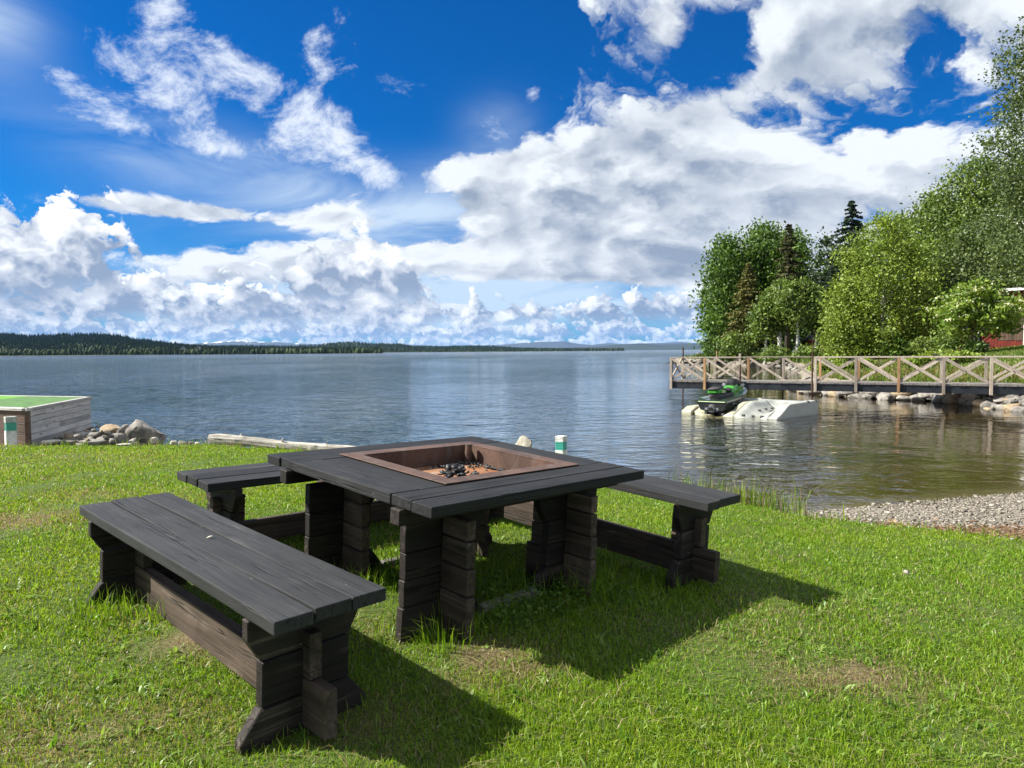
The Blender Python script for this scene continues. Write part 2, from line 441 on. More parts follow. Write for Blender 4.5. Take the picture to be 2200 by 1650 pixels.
# ------------------------------------------------------------------ ground
ctrl = [fpt(FA, u, v, h) for u, v, h in ((0, .2, .63), (.55, .2, .63), (0, 2.2, .59), (.55, 2.2, .60))]
ctrl += [fpt(FT, u, v, h) for u, v, h in ((.4, .35, .825), (.4, 1.4, .83), (1.48, .35, .84), (1.48, 1.4, .84), (2.05, -.1, .825), (2.5, -.1, .83), (2.05, 2.0, .83), (-.1, 2.5, .87), (2.0, 2.5, .87))]
EDGE = np.array([(-16, 9.0), (-9, 9.4), (-7, 9.7), (-5.86, 10.4), (-4.6, 10.8), (-2.7, 10.4), (-1, 10.4), (.72, 10.3), (1.5, 9.6), (1.99, 8.7), (2.5, 7.6), (2.83, 6.95), (3.5, 6.75), (4.44, 6.5), (6, 6.3), (12, 6.0), (30, 6)], float)
EDGE_Z = np.array([1.0, .92, .85, .76, .70, .62, .52, .36, .38, .40, .43, .45, .41, .35, .30, .25, .25])
SHORE = np.array([(-16, 13), (-7, 13), (-3, 12.6), (.5, 11.6), (2.2, 9.6), (2.9, 9.05), (3.66, 9.0), (4.2, 9.12), (5.3, 9.5), (7.3, 10.1), (11, 11.8), (14, 15), (16.5, 20), (17.1, 23.7), (18, 40), (40, 60)], float)
RB = np.array([(0, 19), (20, 17.6), (23.7, 17.1), (26.3, 17.4), (28, 17.0), (29.6, 15.5), (33, 14.4), (38, 15.4), (45, 18.5), (60, 24.5), (75, 29.6), (92, 30), (111, 29.2), (122, 28.6), (140, 32), (170, 60), (220, 120), (400, 300)], float)
cp = np.array([tuple(c) for c in ctrl]+[(0, 0, .76), (-3, 1.2, .90), (3, 2, .60), (5.5, 4.5, .40), (9, 4, .30), (-6, 5, .98), (-12, 6, 1.05), (0, -4, .85)]
              + [(x, y, z) for (x, y), z in zip(EDGE, EDGE_Z) if -14 < x < 14])
def _phi(r2): return np.where(r2 > 0, r2*np.log(r2+1e-12), 0)
def tps_fit(P, lam=.02):
    n = len(P); d2 = ((P[:, None, :2]-P[None, :, :2])**2).sum(-1)
    K = _phi(d2)+lam*np.eye(n); Q = np.c_[np.ones(n), P[:, :2]]
    A = np.block([[K, Q], [Q.T, np.zeros((3, 3))]])
    return np.linalg.solve(A, np.r_[P[:, 2], 0, 0, 0])
_w = tps_fit(cp)
def lawn_z(x, y):
    x = np.asarray(x, float); y = np.asarray(y, float); z = _w[-3]+_w[-2]*x+_w[-1]*y
    for i in range(len(cp)): z = z+_w[i]*_phi((x-cp[i, 0])**2+(y-cp[i, 1])**2)
    return z
def edge_y(x): return np.interp(x, EDGE[:, 0], EDGE[:, 1])+.06*np.sin(np.asarray(x)*5.1)+.05*np.sin(np.asarray(x)*11.7+1)
def shore_y(x): return np.interp(x, SHORE[:, 0], SHORE[:, 1])
def right_x(y): return np.interp(y, RB[:, 0], RB[:, 1])
def ground_parts(x, y):
    x = np.asarray(x, float); y = np.asarray(y, float)
    xc, yc = np.clip(x, -14, 12), np.clip(y, -4, 11)
    ye, yw = edge_y(x), shore_y(x)
    ze = np.interp(x, EDGE[:, 0], EDGE_Z)
    zl = np.clip(lawn_z(xc, np.minimum(yc, ye)), .2, 1.3)
    t = (y-ye)/np.maximum(yw-ye, .3)
    zedge = np.clip(lawn_z(xc, np.minimum(ye, 11)), .2, 1.3)
    lip = np.clip((y-ye)/.12, 0, 1)*.05
    zb = (zedge-lip)*(1-t)
    slope = np.interp(x, [-6, 0, 2.5, 5, 12], [.30, .24, .15, .12, .12])
    zu = -(y-yw)*slope
    near = np.where(y < ye, zl, np.where(t < 1, zb, zu))
    mound = .62*np.exp(-(((x+6.9)/.9)**2+((y-11.4)/.9)**2))+.50*np.exp(-(((x+6.4)/1.3)**2+((y-10.7)/.55)**2))
    near = np.where((y > ye) & (mound > .03), np.maximum(near, mound-.02), near)
    near = np.where((x > 17.2) & (y > 21), -3.0, near)
    d = (x-right_x(y))*.88
    top = np.interp(y, [0, 55, 75, 130], [2.35, 2.35, 1.25, 1.1])
    zr = np.where(d > 0, np.minimum(np.minimum(d*1.1, .62)+np.maximum(d-.5, 0)*.135, top), d*np.interp(y, [20, 40, 80], [.26, .26, .3]))
    zr = np.where(y < 16, -3.0, zr)
    return np.maximum(near, -3.0), np.maximum(zr, -3.0), (y-ye), t
def ground_z(x, y):
    a, b, _, _ = ground_parts(x, y)
    return np.maximum(a, b)
def gz(x, y): return float(ground_z(np.array([x]), np.array([y]))[0])
def ground_hit(px, py, lo=1.0, hi=14.0):
    d = pxray(px, py)
    for _ in range(50):
        mid = (lo+hi)/2; p = Vector((0, 0, ZC))+d*mid
        if p.z > gz(p.x, p.y): lo = mid
        else: hi = mid
    return Vector((0, 0, ZC))+d*lo
# worn and dry places of the lawn: photograph place -> size in metres, amount
DRY = [((1830, 1455), .42, .16, 1.0), ((1760, 1430), .25, .10, .6), ((430, 1385), .34, .13, 1.0), ((330, 1330), .2, .1, .4), ((1090, 1420), .24, .12, .8), ((1000, 1450), .2, .1, .5), ((20, 1120), .5, .25, .9), ((110, 1115), .45, .2, .6),
       ((170, 1062), .6, .3, .45), ((800, 1345), .2, .16, .6), ((350, 1560), .4, .2, .6), ((120, 1600), .3, .2, .6), ((560, 1560), .25, .12, .5), ((30, 1570), .3, .2, .5), ((850, 1620), .3, .1, .5), ((790, 1555), .3, .12, .7), ((1440, 1360), .35, .15, .35), ((20, 965), 1.0, .3, .5), ((200, 985), 1.4, .5, .35)]
DRYW = [(ground_hit(*p), sx, sy, a) for p, sx, sy, a in DRY]
def wobble(x, y, f, seed):
    r = np.random.default_rng(seed); s = 0
    for k in range(7):
        a = r.uniform(0, 6.28); q = f*r.uniform(.5, 1.8)
        s = s+np.sin((x*math.cos(a)+y*math.sin(a))*q+r.uniform(0, 6.28))
    return s/3.2
def dryness(x, y):
    d = np.zeros_like(x)
    wx, wy = wobble(x, y, 9, 3)*.07, wobble(x, y, 9, 4)*.07
    for p, sx, sy, a in DRYW:
        d = np.maximum(d, a*.8*np.exp(-(((x+wx-p.x)/(sx*.95))**2+((y+wy-p.y)/(sy*1.35))**2)))
    return np.clip(d+np.clip(wobble(x, y, 3.3, 5)*.26-.12, 0, .3)+np.clip(-(x+1.0)*.04, 0, .14), 0, 1)
def graded(lo, hi, f0, f1, step, grow):
    c = list(np.arange(f0, f1, step)); v, s = f1, step
    while v < hi: c.append(v); s *= grow; v += s
    c.append(hi); v, s = f0, step; L = []
    while v > lo: s *= grow; v -= s; L.append(v)
    return np.array(sorted(set(L+c)))
gx = graded(-60, 700, -8, 9, .11, 1.07); gy = graded(-30, 900, .8, 13, .11, 1.06)
GX, GY = np.meshgrid(gx, gy)
a_, b_, sd_, t_ = ground_parts(GX, GY)
GZ = np.maximum(a_, b_)
GZ = GZ+np.where((sd_ < 0) & (a_ >= b_), wobble(GX, GY, 6, 1)*.008, wobble(GX, GY, 2, 2)*np.where((a_ >= b_) & (GX > 1), .002, .02)*(GZ > -.4))
dry_ = dryness(GX, GY)
lawn_ = ((sd_ < .02) & (a_ >= b_)).astype(float)
grav_ = (((sd_ >= .02) & (a_ >= b_)) | ((b_ > a_) & (GX-right_x(GY) < 1.5))).astype(float)
far_ = ((b_ > a_) & (GZ > .45)).astype(float)
dpt_ = np.clip(-GZ/1.6, 0, 1)
ni, nj = GX.shape
idx = np.arange(ni*nj).reshape(ni, nj)
quads = np.stack([idx[:-1, :-1], idx[:-1, 1:], idx[1:, 1:], idx[1:, :-1]], -1).reshape(-1, 4)
def mat_ground():
    m, nt, p, out = new_mat('ground')
    a = nt.nodes.new('ShaderNodeAttribute'); a.attribute_name = 'tint'
    sp = nt.nodes.new('ShaderNodeSeparateColor'); nt.links.new(a.outputs['Color'], sp.inputs[0])
    lawn, grav, dry = (E(nt, sp.outputs[i]) for i in range(3))
    pos = nt.nodes.new('ShaderNodeNewGeometry').outputs['Position']
    z = nt.nodes.new('ShaderNodeSeparateXYZ'); nt.links.new(pos, z.inputs[0]); Zp = E(nt, z.outputs[2])
    n = noise(nt, pos, 2.2, 7, .65); f = noise(nt, pos, 38, 4, .7); g = noise(nt, pos, 9, 5, .6)
    vo = nt.nodes.new('ShaderNodeTexVoronoi'); nt.links.new(pos, vo.inputs['Vector']); vo.inputs['Scale'].default_value = 26
    cellr = nt.nodes.new('ShaderNodeSeparateColor'); nt.links.new(vo.outputs['Color'], cellr.inputs[0])
    soil = mixc(nt, dry.smooth(.25, .8), mixc(nt, f, (.035, .055, .012), (.085, .125, .026)), mixc(nt, f, (.075, .055, .03), (.20, .15, .085)))
    gravel = mixc(nt, E(nt, cellr.outputs[0]), (.13, .112, .085), (.25, .225, .185))
    bed = mixc(nt, g, (.034, .025, .005), (.070, .053, .014))
    bed = mixc(nt, (Zp*-1.0).smooth(.25, 1.3), bed, (.011, .013, .004))
    xy = E(nt, z.outputs[1])*.30-E(nt, z.outputs[0])
    bed = mixc(nt, xy.smooth(-1.0, 13.0)*(Zp*-1.0).smooth(.6, 2.4), bed, (.055, .125, .22))
    far = mixc(nt, n.smooth(.35, .65), (.075, .10, .025), (.20, .17, .075))
    c = mixc(nt, Zp.smooth(-.18, .06), bed, mixc(nt, grav, far, gravel))
    c = mixc(nt, lawn, c, soil)
    setc(nt, p, 'Base Color', c); p.inputs['Roughness'].default_value = .9; p.inputs['Specular IOR Level'].default_value = .2
    bump(nt, p, f*.5+g*.5, .03)
    return m
M['ground'] = mat_ground()
ground = np_mesh('ground', np.stack([GX, GY, GZ], -1).reshape(-1, 3), quads, M['ground'], smooth=True,
                 col=np.stack([lawn_, grav_, dry_], -1).reshape(-1, 3))
tag(ground, kind='structure')
bedm = mat_simple('deep_lakebed', (.055, .125, .22), .9, 0, .3, .2)
bed = np_mesh('lakebed', [(-60000, -30, -3.25), (60000, -30, -3.25), (60000, 60000, -3.25), (-60000, 60000, -3.25)], np.array([[0, 1, 2, 3]]), bedm)
tag(bed, kind='structure')
# ------------------------------------------------------------------ water
def mat_water():
    m = bpy.data.materials.new('lake_water'); m.use_nodes = True; nt = m.node_tree; nt.nodes.clear()
    out = nt.nodes.new('ShaderNodeOutputMaterial')
    pos = nt.nodes.new('ShaderNodeNewGeometry').outputs['Position']
    sp = nt.nodes.new('ShaderNodeSeparateXYZ'); nt.links.new(pos, sp.inputs[0])
    X, Y = E(nt, sp.outputs[0]), E(nt, sp.outputs[1])
    # the bay behind the pier lies in the lee: ripples are low there and grow towards the open lake
    open_ = ((Y*.30-X)*1.0).smooth(-7.0, 14.0)
    open2 = (Y-26.0).smooth(0, 60)*(Y*.26-X).smooth(-4, 8)
    o = open_.max(open2)
    patch = noise(nt, vec(nt, X*.016, Y*.008, 0.0), 1.0, 5, .65, .8).smooth(.36, .66)
    amp = o*(patch*.9+.35)
    v = vec(nt, X*.75, Y, 0.0)
    n1 = noise(nt, v, .9, 3, .55, .4); n2 = noise(nt, v, 3.4, 3, .6, .3); n3 = noise(nt, v, .22, 2, .5)
    h = n1*(amp*.38+.018)+n2*(amp*.15+.005)+n3*(amp*.30+.01)
    b = nt.nodes.new('ShaderNodeBump'); b.inputs['Distance'].default_value = 1.0; b.inputs['Strength'].default_value = 1.0
    nt.links.new(h.o, b.inputs['Height'])
    # wavelets too small or too far for the bump: their slopes, straight from noise
    nc = noise(nt, vec(nt, X*1.1, Y*2.0, 0.0), 1.0, 3, .62, .3, out=1)
    c0 = nt.nodes.new('ShaderNodeVectorMath'); c0.operation = 'SUBTRACT'; nt.links.new(nc, c0.inputs[0]); c0.inputs[1].default_value = (.5, .5, .5)
    k0 = amp*(Y.smooth(8, 45)*.55+.2)
    c1 = nt.nodes.new('ShaderNodeVectorMath'); c1.operation = 'MULTIPLY'; nt.links.new(c0.outputs[0], c1.inputs[0]); nt.links.new(vec(nt, k0*1.25, k0*1.1, 0.0), c1.inputs[1])
    c2 = nt.nodes.new('ShaderNodeVectorMath'); c2.operation = 'ADD'; nt.links.new(c1.outputs[0], c2.inputs[0]); nt.links.new(b.outputs[0], c2.inputs[1])
    nn = nt.nodes.new('ShaderNodeVectorMath'); nn.operation = 'NORMALIZE'; nt.links.new(c2.outputs[0], nn.inputs[0])
    gl = nt.nodes.new('ShaderNodeBsdfGlossy'); gl.distribution = 'GGX'
    dist = (X*X+Y*Y).pow(.5)
    setc(nt, gl, 'Roughness', (dist.smooth(30, 700)*amp*.10+.012).min(.13))
    gl.inputs['Color'].default_value = (1, 1, 1, 1)
    nt.links.new(nn.outputs[0], gl.inputs['Normal'])
    tr = nt.nodes.new('ShaderNodeBsdfTransparent'); tr.inputs[0].default_value = (.74, .72, .60, 1)
    fr = nt.nodes.new('ShaderNodeFresnel'); fr.inputs['IOR'].default_value = 1.333
    nt.links.new(b.outputs[0], fr.inputs['Normal'])
    mx = nt.nodes.new('ShaderNodeMixShader')
    nt.links.new(fr.outputs[0], mx.inputs[0]); nt.links.new(tr.outputs[0], mx.inputs[1]); nt.links.new(gl.outputs[0], mx.inputs[2])
    nt.links.new(mx.outputs[0], out.inputs[0])
    return m
M['water'] = mat_water()
water = np_mesh('lake_water', [(-60000, -30, 0), (60000, -30, 0), (60000, 60000, 0), (-60000, 60000, 0)], np.array([[0, 1, 2, 3]]), M['water'])
tag(water, kind='structure')
# ------------------------------------------------------------------ far shores
def horizon(x): return 763-.0079*x
def up(x, y, d): return ZC+(horizon(x)-y)/FPX*d
def ridge(name, prof, d_shore, d_ridge, mat, nx=240, nb=14, rough=0.0, seed=3, back=1.35):
    """a wooded ridge from the waterline (d_shore) up to its crest (d_ridge); prof = skyline"""
    px = np.array([p[0] for p in prof], float); py = np.array([p[1] for p in prof], float)
    xs = np.linspace(px[0], px[-1], nx); ys = np.interp(xs, px, py)
    ang = (xs-1100)/FPX
    b = np.r_[np.linspace(0, 1, nb), np.linspace(1.15, back*1.6, 4)]
    D = d_shore+(d_ridge-d_shore)*b[:, None]+0*ang[None, :]
    crest = ZC+(horizon(xs)-ys)/FPX*d_ridge
    prof_b = np.where(b < 1, .06*np.minimum(b*8, 1)+.94*np.clip((b-.08)/.92, 0, 1)**1.25, np.clip(1-(b-1)*1.3, 0, 1))
    X = D*ang[None, :]; Y = D
    Z = prof_b[:, None]*crest[None, :]-.5*(b[:, None] == 0)
    if rough: Z = Z+(wobble(X/d_ridge*40, Y/d_ridge*40, 3, seed)*rough*prof_b[:, None])*(b[:, None] < .99)
    n, k = Z.shape; ii = np.arange(n*k).reshape(n, k)
    q = np.stack([ii[:-1, :-1], ii[:-1, 1:], ii[1:, 1:], ii[1:, :-1]], -1).reshape(-1, 4)
    o = np_mesh(name, np.stack([X, Y, Z], -1).reshape(-1, 3), q, mat, smooth=True)
    tag(o, kind='structure')
    def z_at(a, bb):
        cr = np.interp(a, ang, crest)
        pb = np.where(bb < 1, .06*np.minimum(bb*8, 1)+.94*np.clip((bb-.08)/.92, 0, 1)**1.25, 1)
        return cr*pb
    return ang[0], ang[-1], z_at
def forest(name, n, a0, a1, z_at, d0, d1, hmin, hmax, c_lo, c_hi, b0=.0, b1=1.02, broad=.0, c_b=(.040, .064, .020), seed=5):
    """a wood too far off to count: pointed and round crowns standing on a ridge"""
    r = np.random.default_rng(seed)
    a = r.uniform(a0, a1, n); b = r.uniform(b0, b1, n)
    D = d0+(d1-d0)*b; x, y = D*a, D; z = z_at(a, b)-1
    h = r.uniform(hmin, hmax, n)*(1+.25*(b > .97)*r.random(n)); rad = h*r.uniform(.14, .22, n)
    isb = r.random(n) < broad*np.clip(1.1-b*2.2, .0, 1)*np.clip(.5+wobble(a*60, b*9, 2.2, seed), .05, 1)
    rad = np.where(isb, h*.42, rad); h = np.where(isb, h*.75, h)
    k = 6; t = np.arange(k)*2*math.pi/k
    lev = np.array([0., .45, 1.0]); V = []
    wid = np.where(isb[:, None], np.array([.55, 1.0, .25])[None], np.array([1.0, .62, .05])[None])
    for li in range(3):
        w = rad*wid[:, li]
        V.append(np.stack([x[:, None]+w[:, None]*np.cos(t), y[:, None]+w[:, None]*np.sin(t), np.repeat((z+h*lev[li])[:, None], k, 1)], -1))
    V = np.stack(V, 1).reshape(-1, 3)
    base = (np.arange(n)*3*k)[:, None, None]
    F = []
    for li in range(2):
        i0 = np.arange(k)+li*k; i1 = (np.arange(k)+1) % k+li*k
        F.append((base+np.stack([i0, i1, i1+k, i0+k], -1)[None]).reshape(-1, 4))
    F = np.concatenate(F)
    c = np.asarray(c_lo)+(np.asarray(c_hi)-np.asarray(c_lo))*r.random((n, 1))
    c = np.where(isb[:, None], np.asarray(c_b)*r.uniform(.7, 1.3, (n, 1)), c)
    o = np_mesh(name, V, F, M['needle'], col=np.repeat(c, 3*k, 0))
    tag(o, kind='stuff')
M['hill'] = mat_simple('forest_floor', (.022, .036, .012), .95, 0, .5, .02)
M['blue_hill'] = mat_simple('distant_forest', (.014, .024, .014), .95, 0, .4, .002)
HILL = [(-500, 712), (-200, 716), (0, 714), (25, 715), (60, 718.5), (120, 717), (145, 715.5), (210, 714.5), (245, 716.5), (270, 720), (290, 724.5), (340, 731), (370, 735), (400, 737.5), (450, 741), (520, 744), (640, 747), (760, 752), (820, 756)]
HILL = [(x, min(y+7, 756)) for x, y in HILL]
a0, a1, zf = ridge('hill', HILL, 1500, 3000, M['hill'], rough=2.5)
forest('far_forest', 26000, a0*.75, a1, zf, 1520, 3000, 7, 18, (.010, .022, .009), (.034, .058, .020), .02, 1.02, .8)
HILL2 = [(330, 752), (420, 744), (480, 741.5), (540, 741), (620, 742.5), (680, 741), (700, 738), (730, 734.5), (760, 733.5), (800, 736.5), (860, 737), (880, 741), (950, 743.5), (1010, 742), (1060, 742.5), (1110, 746.5), (1180, 749), (1260, 751), (1340, 752.2)]
HILL2 = [(x, min(y+2.6, 752.5)) for x, y in HILL2]
a0, a1, zf = ridge('hill', HILL2, 3200, 5200, M['hill'], rough=2.5, seed=9)
forest('far_forest', 14000, a0, a1, zf, 3250, 5200, 8, 18, (.012, .026, .010), (.034, .058, .02), .02, 1.02, .4, seed=6)
HILL3 = [(1040, 752), (1120, 748.5), (1200, 748), (1280, 744), (1330, 740), (1375, 737.5), (1420, 740), (1470, 738.5), (1520, 737.5), (1600, 738), (1700, 736), (1900, 738), (2300, 736)]
ridge('blue_hill', HILL3, 11000, 14000, M['blue_hill'], rough=14, seed=12)
def mat_snow():
    m, nt, p, out = new_mat('snow_mountain')
    pos = nt.nodes.new('ShaderNodeNewGeometry').outputs['Position']
    z = nt.nodes.new('ShaderNodeSeparateXYZ'); nt.links.new(pos, z.inputs[0])
    n = noise(nt, scaled(nt, pos, (.0022, .0006, .004)), 1.0, 7, .65, .6)
    k = (E(nt, z.outputs[2])*.0011+n).smooth(.93, .98)
    setc(nt, p, 'Base Color', mixc(nt, k, (.04, .05, .05), (.80, .82, .85))); p.inputs['Roughness'].default_value = .9
    return m
M['snow'] = mat_snow()
MTN = [(380, 745), (430, 737), (480, 733.5), (520, 731.5), (560, 734), (600, 735), (625, 737), (660, 738), (690, 739), (705, 736), (730, 738), (800, 741), (900, 743), (1000, 743), (1060, 742), (1100, 738.5), (1130, 736), (1160, 734.5), (1195, 733.5), (1215, 733), (1235, 737.5), (1270, 741), (1290, 738.5), (1310, 737), (1340, 739), (1420, 736.5), (1460, 734.5), (1500, 737), (1600, 737), (1800, 735), (2300, 736)]
ridge('snow_mountain', MTN, 21000, 25000, M['snow'], nx=300, rough=30, seed=21)
# ------------------------------------------------------------------ benches
def seat_bench(w_=.55, L_=2.57):
    """three planks on two stacked trestles that a stretcher ties together; x across, y along, top at z = 0"""
    k = S; root = bpy.data.objects.new('picnic_bench', None); COL.objects.link(root)
    w, L, t = w_*k, L_*k, .06*k
    pw = w/3
    for i in range(3):
        b = MB(); g = .0032
        e0, e1 = (.0, .004, .009)[i], (.006, 0, .012)[i]
        vs = b.box((i*pw+g, e0, -t), ((i+1)*pw-g, L-e1, 0), None, .0055, 2)
        bmesh.ops.subdivide_edges(b.bm, edges=[e for e in b.bm.edges if abs((e.verts[0].co-e.verts[1].co).y) > L*.5], cuts=14, use_grid_fill=True)
        for v in b.bm.verts:                                   # slightly cupped and wavy, like sawn timber
            v.co.z += .0022*math.sin(v.co.y*2.3+i*2)+(.0012*i if i else 0)
            v.co.x += .0018*math.sin(v.co.y*3.1+i)
        b.build('plank', M['wood_y'], root)
    tt = .058*k
    for y in (.207*k, L-.207*k-tt):
        tr = bpy.data.objects.new('trestle', None); COL.objects.link(tr); tr.parent = root
        f = lambda u, h: (u*w_/.55*k, -h*k)
        cs = [[f(-.003, .06), f(.553, .06), f(.553, .125), f(.485, .248), f(.058, .248), f(-.003, .150)],
              [f(.060, .256), f(.482, .256), f(.480, .452), f(.056, .452)],
              [f(.050, .460), f(.486, .460), f(.578, .575), f(.576, .70), f(-.034, .70), f(-.038, .578)]]
        for j, c in enumerate(cs):
            b = MB(); b.prism([(x, z) for x, z in c], y+(.003, .0, .002)[j], y+tt+(.0, .002, .004)[j], .004)
            b.build('trestle_beam', M['side_x'], tr)
    st = bpy.data.objects.new('stretcher', None); COL.objects.link(st); st.parent = root
    x0, x1 = (w_*.5-.030)*k, (w_*.5+.035)*k
    b = MB(); b.box((x0, .030*k, -.600*k), (x1, L-.030*k, -.385*k), None, .006, 2)
    b.build('stretcher_board', M['side_y'], st)
    for s in (0, 1):
        b = MB(); y0, y1 = .150*k, .40*k
        if s: y0, y1 = L-y1, L-y0
        b.box((x0+.002, y0, -.377*k), (x1-.002, y1, -.17*k), None, .006, 2)
        b.build('stretcher_block', M['side_y'], st)
    return root
def local(F, u, v, h, rz=0.0, tx=0.0, ty=0.0):
    return F @ Matrix.Translation(Vector((u, v, -h))*S) @ Matrix.Rotation(rz, 4, 'Z') @ Matrix.Rotation(tx, 4, 'X') @ Matrix.Rotation(ty, 4, 'Y')
bench = seat_bench()
GB = 'black benches round the fire table'
benches = [(FA, 0, 0, 0, 0.0, 'black bench nearest the camera, with broad grey worn planks and a sunlit brown stretcher'),
           (FT, -.212, 2.775, .27, -math.pi/2, 'black bench behind the far side of the fire table, its left end over the lawn'),
           (FT, 2.045, -.40, .172, R_(-.6), 'black bench on the water side of the fire table, beside the shore grass')]
for i, (F, u, v, h, rz, lab) in enumerate(benches):
    o = bench if i == 0 else copy_tree(bench) if i == 1 else seat_bench(.475)
    o.matrix_world = local(F, u, v, h, rz)
    tag(o, lab, 'bench', GB)
# ------------------------------------------------------------------ fire table
def fire_table():
    k = S; root = empty('fire_table', mat=FT)
    tag(root, 'square black timber table with a rusty fire pan let into its top', 'table')
    t = .06*k; g = .003
    def plank(u0, v0, u1, v1, along, dz=0.0):
        b = MB(); b.box((u0*k+g, v0*k+g, -t+dz), (u1*k-g, v1*k-g, dz), None, .005, 2)
        b.build('plank', M['wood_x' if along == 'x' else 'wood_y'], root)
    plank(0, 0, 1.878, .174, 'x'); plank(.004, .174, 1.882, .354, 'x', .001)
    plank(.01, 1.410, 1.87, 1.592, 'x', .001); plank(0, 1.592, 1.875, 1.766, 'x', -.001)
    plank(.0, .354, .215, 1.410, 'y', .002); plank(.215, .356, .40, 1.408, 'y')
    plank(1.480, .356, 1.672, 1.408, 'y', .001); plank(1.672, .354, 1.876, 1.410, 'y')
    for v in (.235, 1.45):
        b = MB(); b.box((-.02*k, v*k, -.150*k), (1.895*k, (v+.085)*k, -.0625*k), None, .004)
        b.build('cleat', M['side_x'], root)
    tt = .06*k
    for cu, v, s in ((.39, .335, 1), (1.485, .335, 1), (.39, 1.37, 1), (1.485, 1.37, 1)):
        lg = bpy.data.objects.new('leg', None); COL.objects.link(lg); lg.parent = root
        left_straight = cu < .9
        f = lambda u, h: ((cu+u)*k, -h*k)
        lo = -.285 if left_straight else -.30
        hs = [.152, .345, .50, .655, .90]
        for j in range(4):
            a, c = hs[j]+.0025, hs[j+1]-.0025
            if j == 0:
                p = [f(lo, a), f(.31, a), f(.31, a+.07), f(.195, c), f(lo+.002 if left_straight else -.225, c), f(lo, a+(.12 if left_straight else .06))]
            elif j < 3:
                p = [f(lo+.004 if left_straight else -.195, a), f(.195, a), f(.198, c), f(lo+.008 if left_straight else -.198, c)]
            else:
                p = [f(lo if left_straight else -.205, a), f(.205, a), f(.30, a+.12), f(.30, c), f(lo-.006 if left_straight else -.30, c), f(lo-.004 if left_straight else -.30, a+.12)]
            b = MB(); b.prism(p, v*k+(.002, 0, .003, .001)[j], v*k+tt, .0035); b.build('leg_beam', M['side_x'], lg)
            # the crossing wall of the same leg, notched through it
            e0, e1 = (.22, .225, .235, .24)[j], (.30, .245, .25, .29)[j]
            for q0, q1 in ((v-e0, v-.003), (v+.063, v+.06+e1)):
                b = MB(); b.box(((cu-.032)*k, q0*k, -(c-.075)*k), ((cu+.032)*k, q1*k, -(a-.070 if j else a+.0)*k), None, .004)
                b.build('leg_block', M['side_y'], lg)
    for v in (.345, 1.38):
        b = MB(); b.bar(((.70)*k, v*k, -.835*k), (1.19*k, v*k, -.835*k), .06*k, .12*k, (0, 0, 1), .004)
        b.build('ground_board', M['deck_wood'], root)
    return root
table = fire_table()
def fire_pan():
    k = S; root = empty('fire_pan', mat=local(FT, .388, .352, 0))
    tag(root, 'square rusty steel fire pan with a wide flat rim and a corner pipe', 'fire pan')
    W, D, r, dep = 1.206*k, 1.135*k, .112*k, .125*k
    z0, z1 = .0045, .0095
    rim = bpy.data.objects.new('rim', None); COL.objects.link(rim); rim.parent = root
    for a, b_ in (((0, 0), (W, r)), ((0, D-r), (W, D)), ((0, r+.0004), (r, D-r-.0004)), ((W-r, r+.0004), (W, D-r-.0004))):
        b = MB(); b.box((a[0], a[1], z0), (b_[0], b_[1], z1), None, .001); b.build('rim_strip', M['rust'], rim)
    q = .003
    for a, b_ in (((r-q, r-q, -dep), (W-r+q, r, z0-.0005)), ((r-q, D-r, -dep), (W-r+q, D-r+q, z0-.0005)), ((r-q, r, -dep), (r, D-r, z0-.0005)), ((W-r, r, -dep), (W-r+q, D-r, z0-.0005))):
        b = MB(); b.box(a, b_); b.build('side', M['rust'], root)
    b = MB(); b.box((r-q, r-q, -dep-.004), (W-r+q, D-r+q, -dep)); b.build('floor', M['rust_floor'], root)
    b = MB(); b.tube([(W-r-.05, D-r-.05, -dep), (W-r-.05, D-r-.05, .022)], .021, 14); b.build('pipe', M['rust'], root, smooth=False)
    return root, W, D, r, dep
pan, PW, PD, PR, PDEP = fire_pan()
def rock_arrays(r, sub=2, cuts=9, sq=(1, 1, 1), seed=None, rough=.04):
    """broken stone: the hull of scattered points, split finer and roughened"""
    bm = bmesh.new(); P = r.normal(size=(20 if sub > 2 else 15 if sub > 1 else 10, 3)); P /= np.linalg.norm(P, axis=1)[:, None]; P *= r.uniform(.80, 1.03, (len(P), 1))
    for p in P: bm.verts.new(p)
    q = bmesh.ops.convex_hull(bm, input=bm.verts[:])
    for v in [v for v in bm.verts if not v.link_faces]: bm.verts.remove(v)
    if sub > 1:
        bmesh.ops.bevel(bm, geom=bm.edges[:], offset=.07, segments=1, affect='EDGES')
        bmesh.ops.triangulate(bm, faces=bm.faces[:])
        for _ in range(sub-1):
            bmesh.ops.subdivide_edges(bm, edges=[e for e in bm.edges if e.calc_length() > .22], cuts=1, use_grid_fill=True)
            bmesh.ops.triangulate(bm, faces=bm.faces[:])
    bm.verts.index_update()
    V = np.array([v.co[:] for v in bm.verts]); F = np.array([[v.index for v in f.verts] for f in bm.faces]); bm.free()
    if sub > 1:
        ph = r.uniform(0, 6, 3)
        n = np.sin(V[:, 0]*7+ph[0]+V[:, 1]*3)+np.sin(V[:, 1]*9+ph[1]-V[:, 2]*4)+np.sin(V[:, 2]*8+ph[2]+V[:, 0]*5)
        V = V*(1+.022*n[:, None])+r.normal(size=V.shape)*.016
    return V*np.array(sq), F
def rock(name, loc, size, mat, rz=None, seed=0, sub=2, sink=.25, flat=False):
    r = np.random.default_rng(seed)
    V, F = rock_arrays(r, sub)
    V = V*np.array(size)*.5/np.maximum(np.abs(V).max(0), .3)
    V[:, 2] += size[2]*(.5-sink)
    o = np_mesh(name, V, F, mat, smooth=False)
    o.location = loc; o.rotation_euler = (0, 0, r.uniform(0, 6.28) if rz is None else rz)
    return o
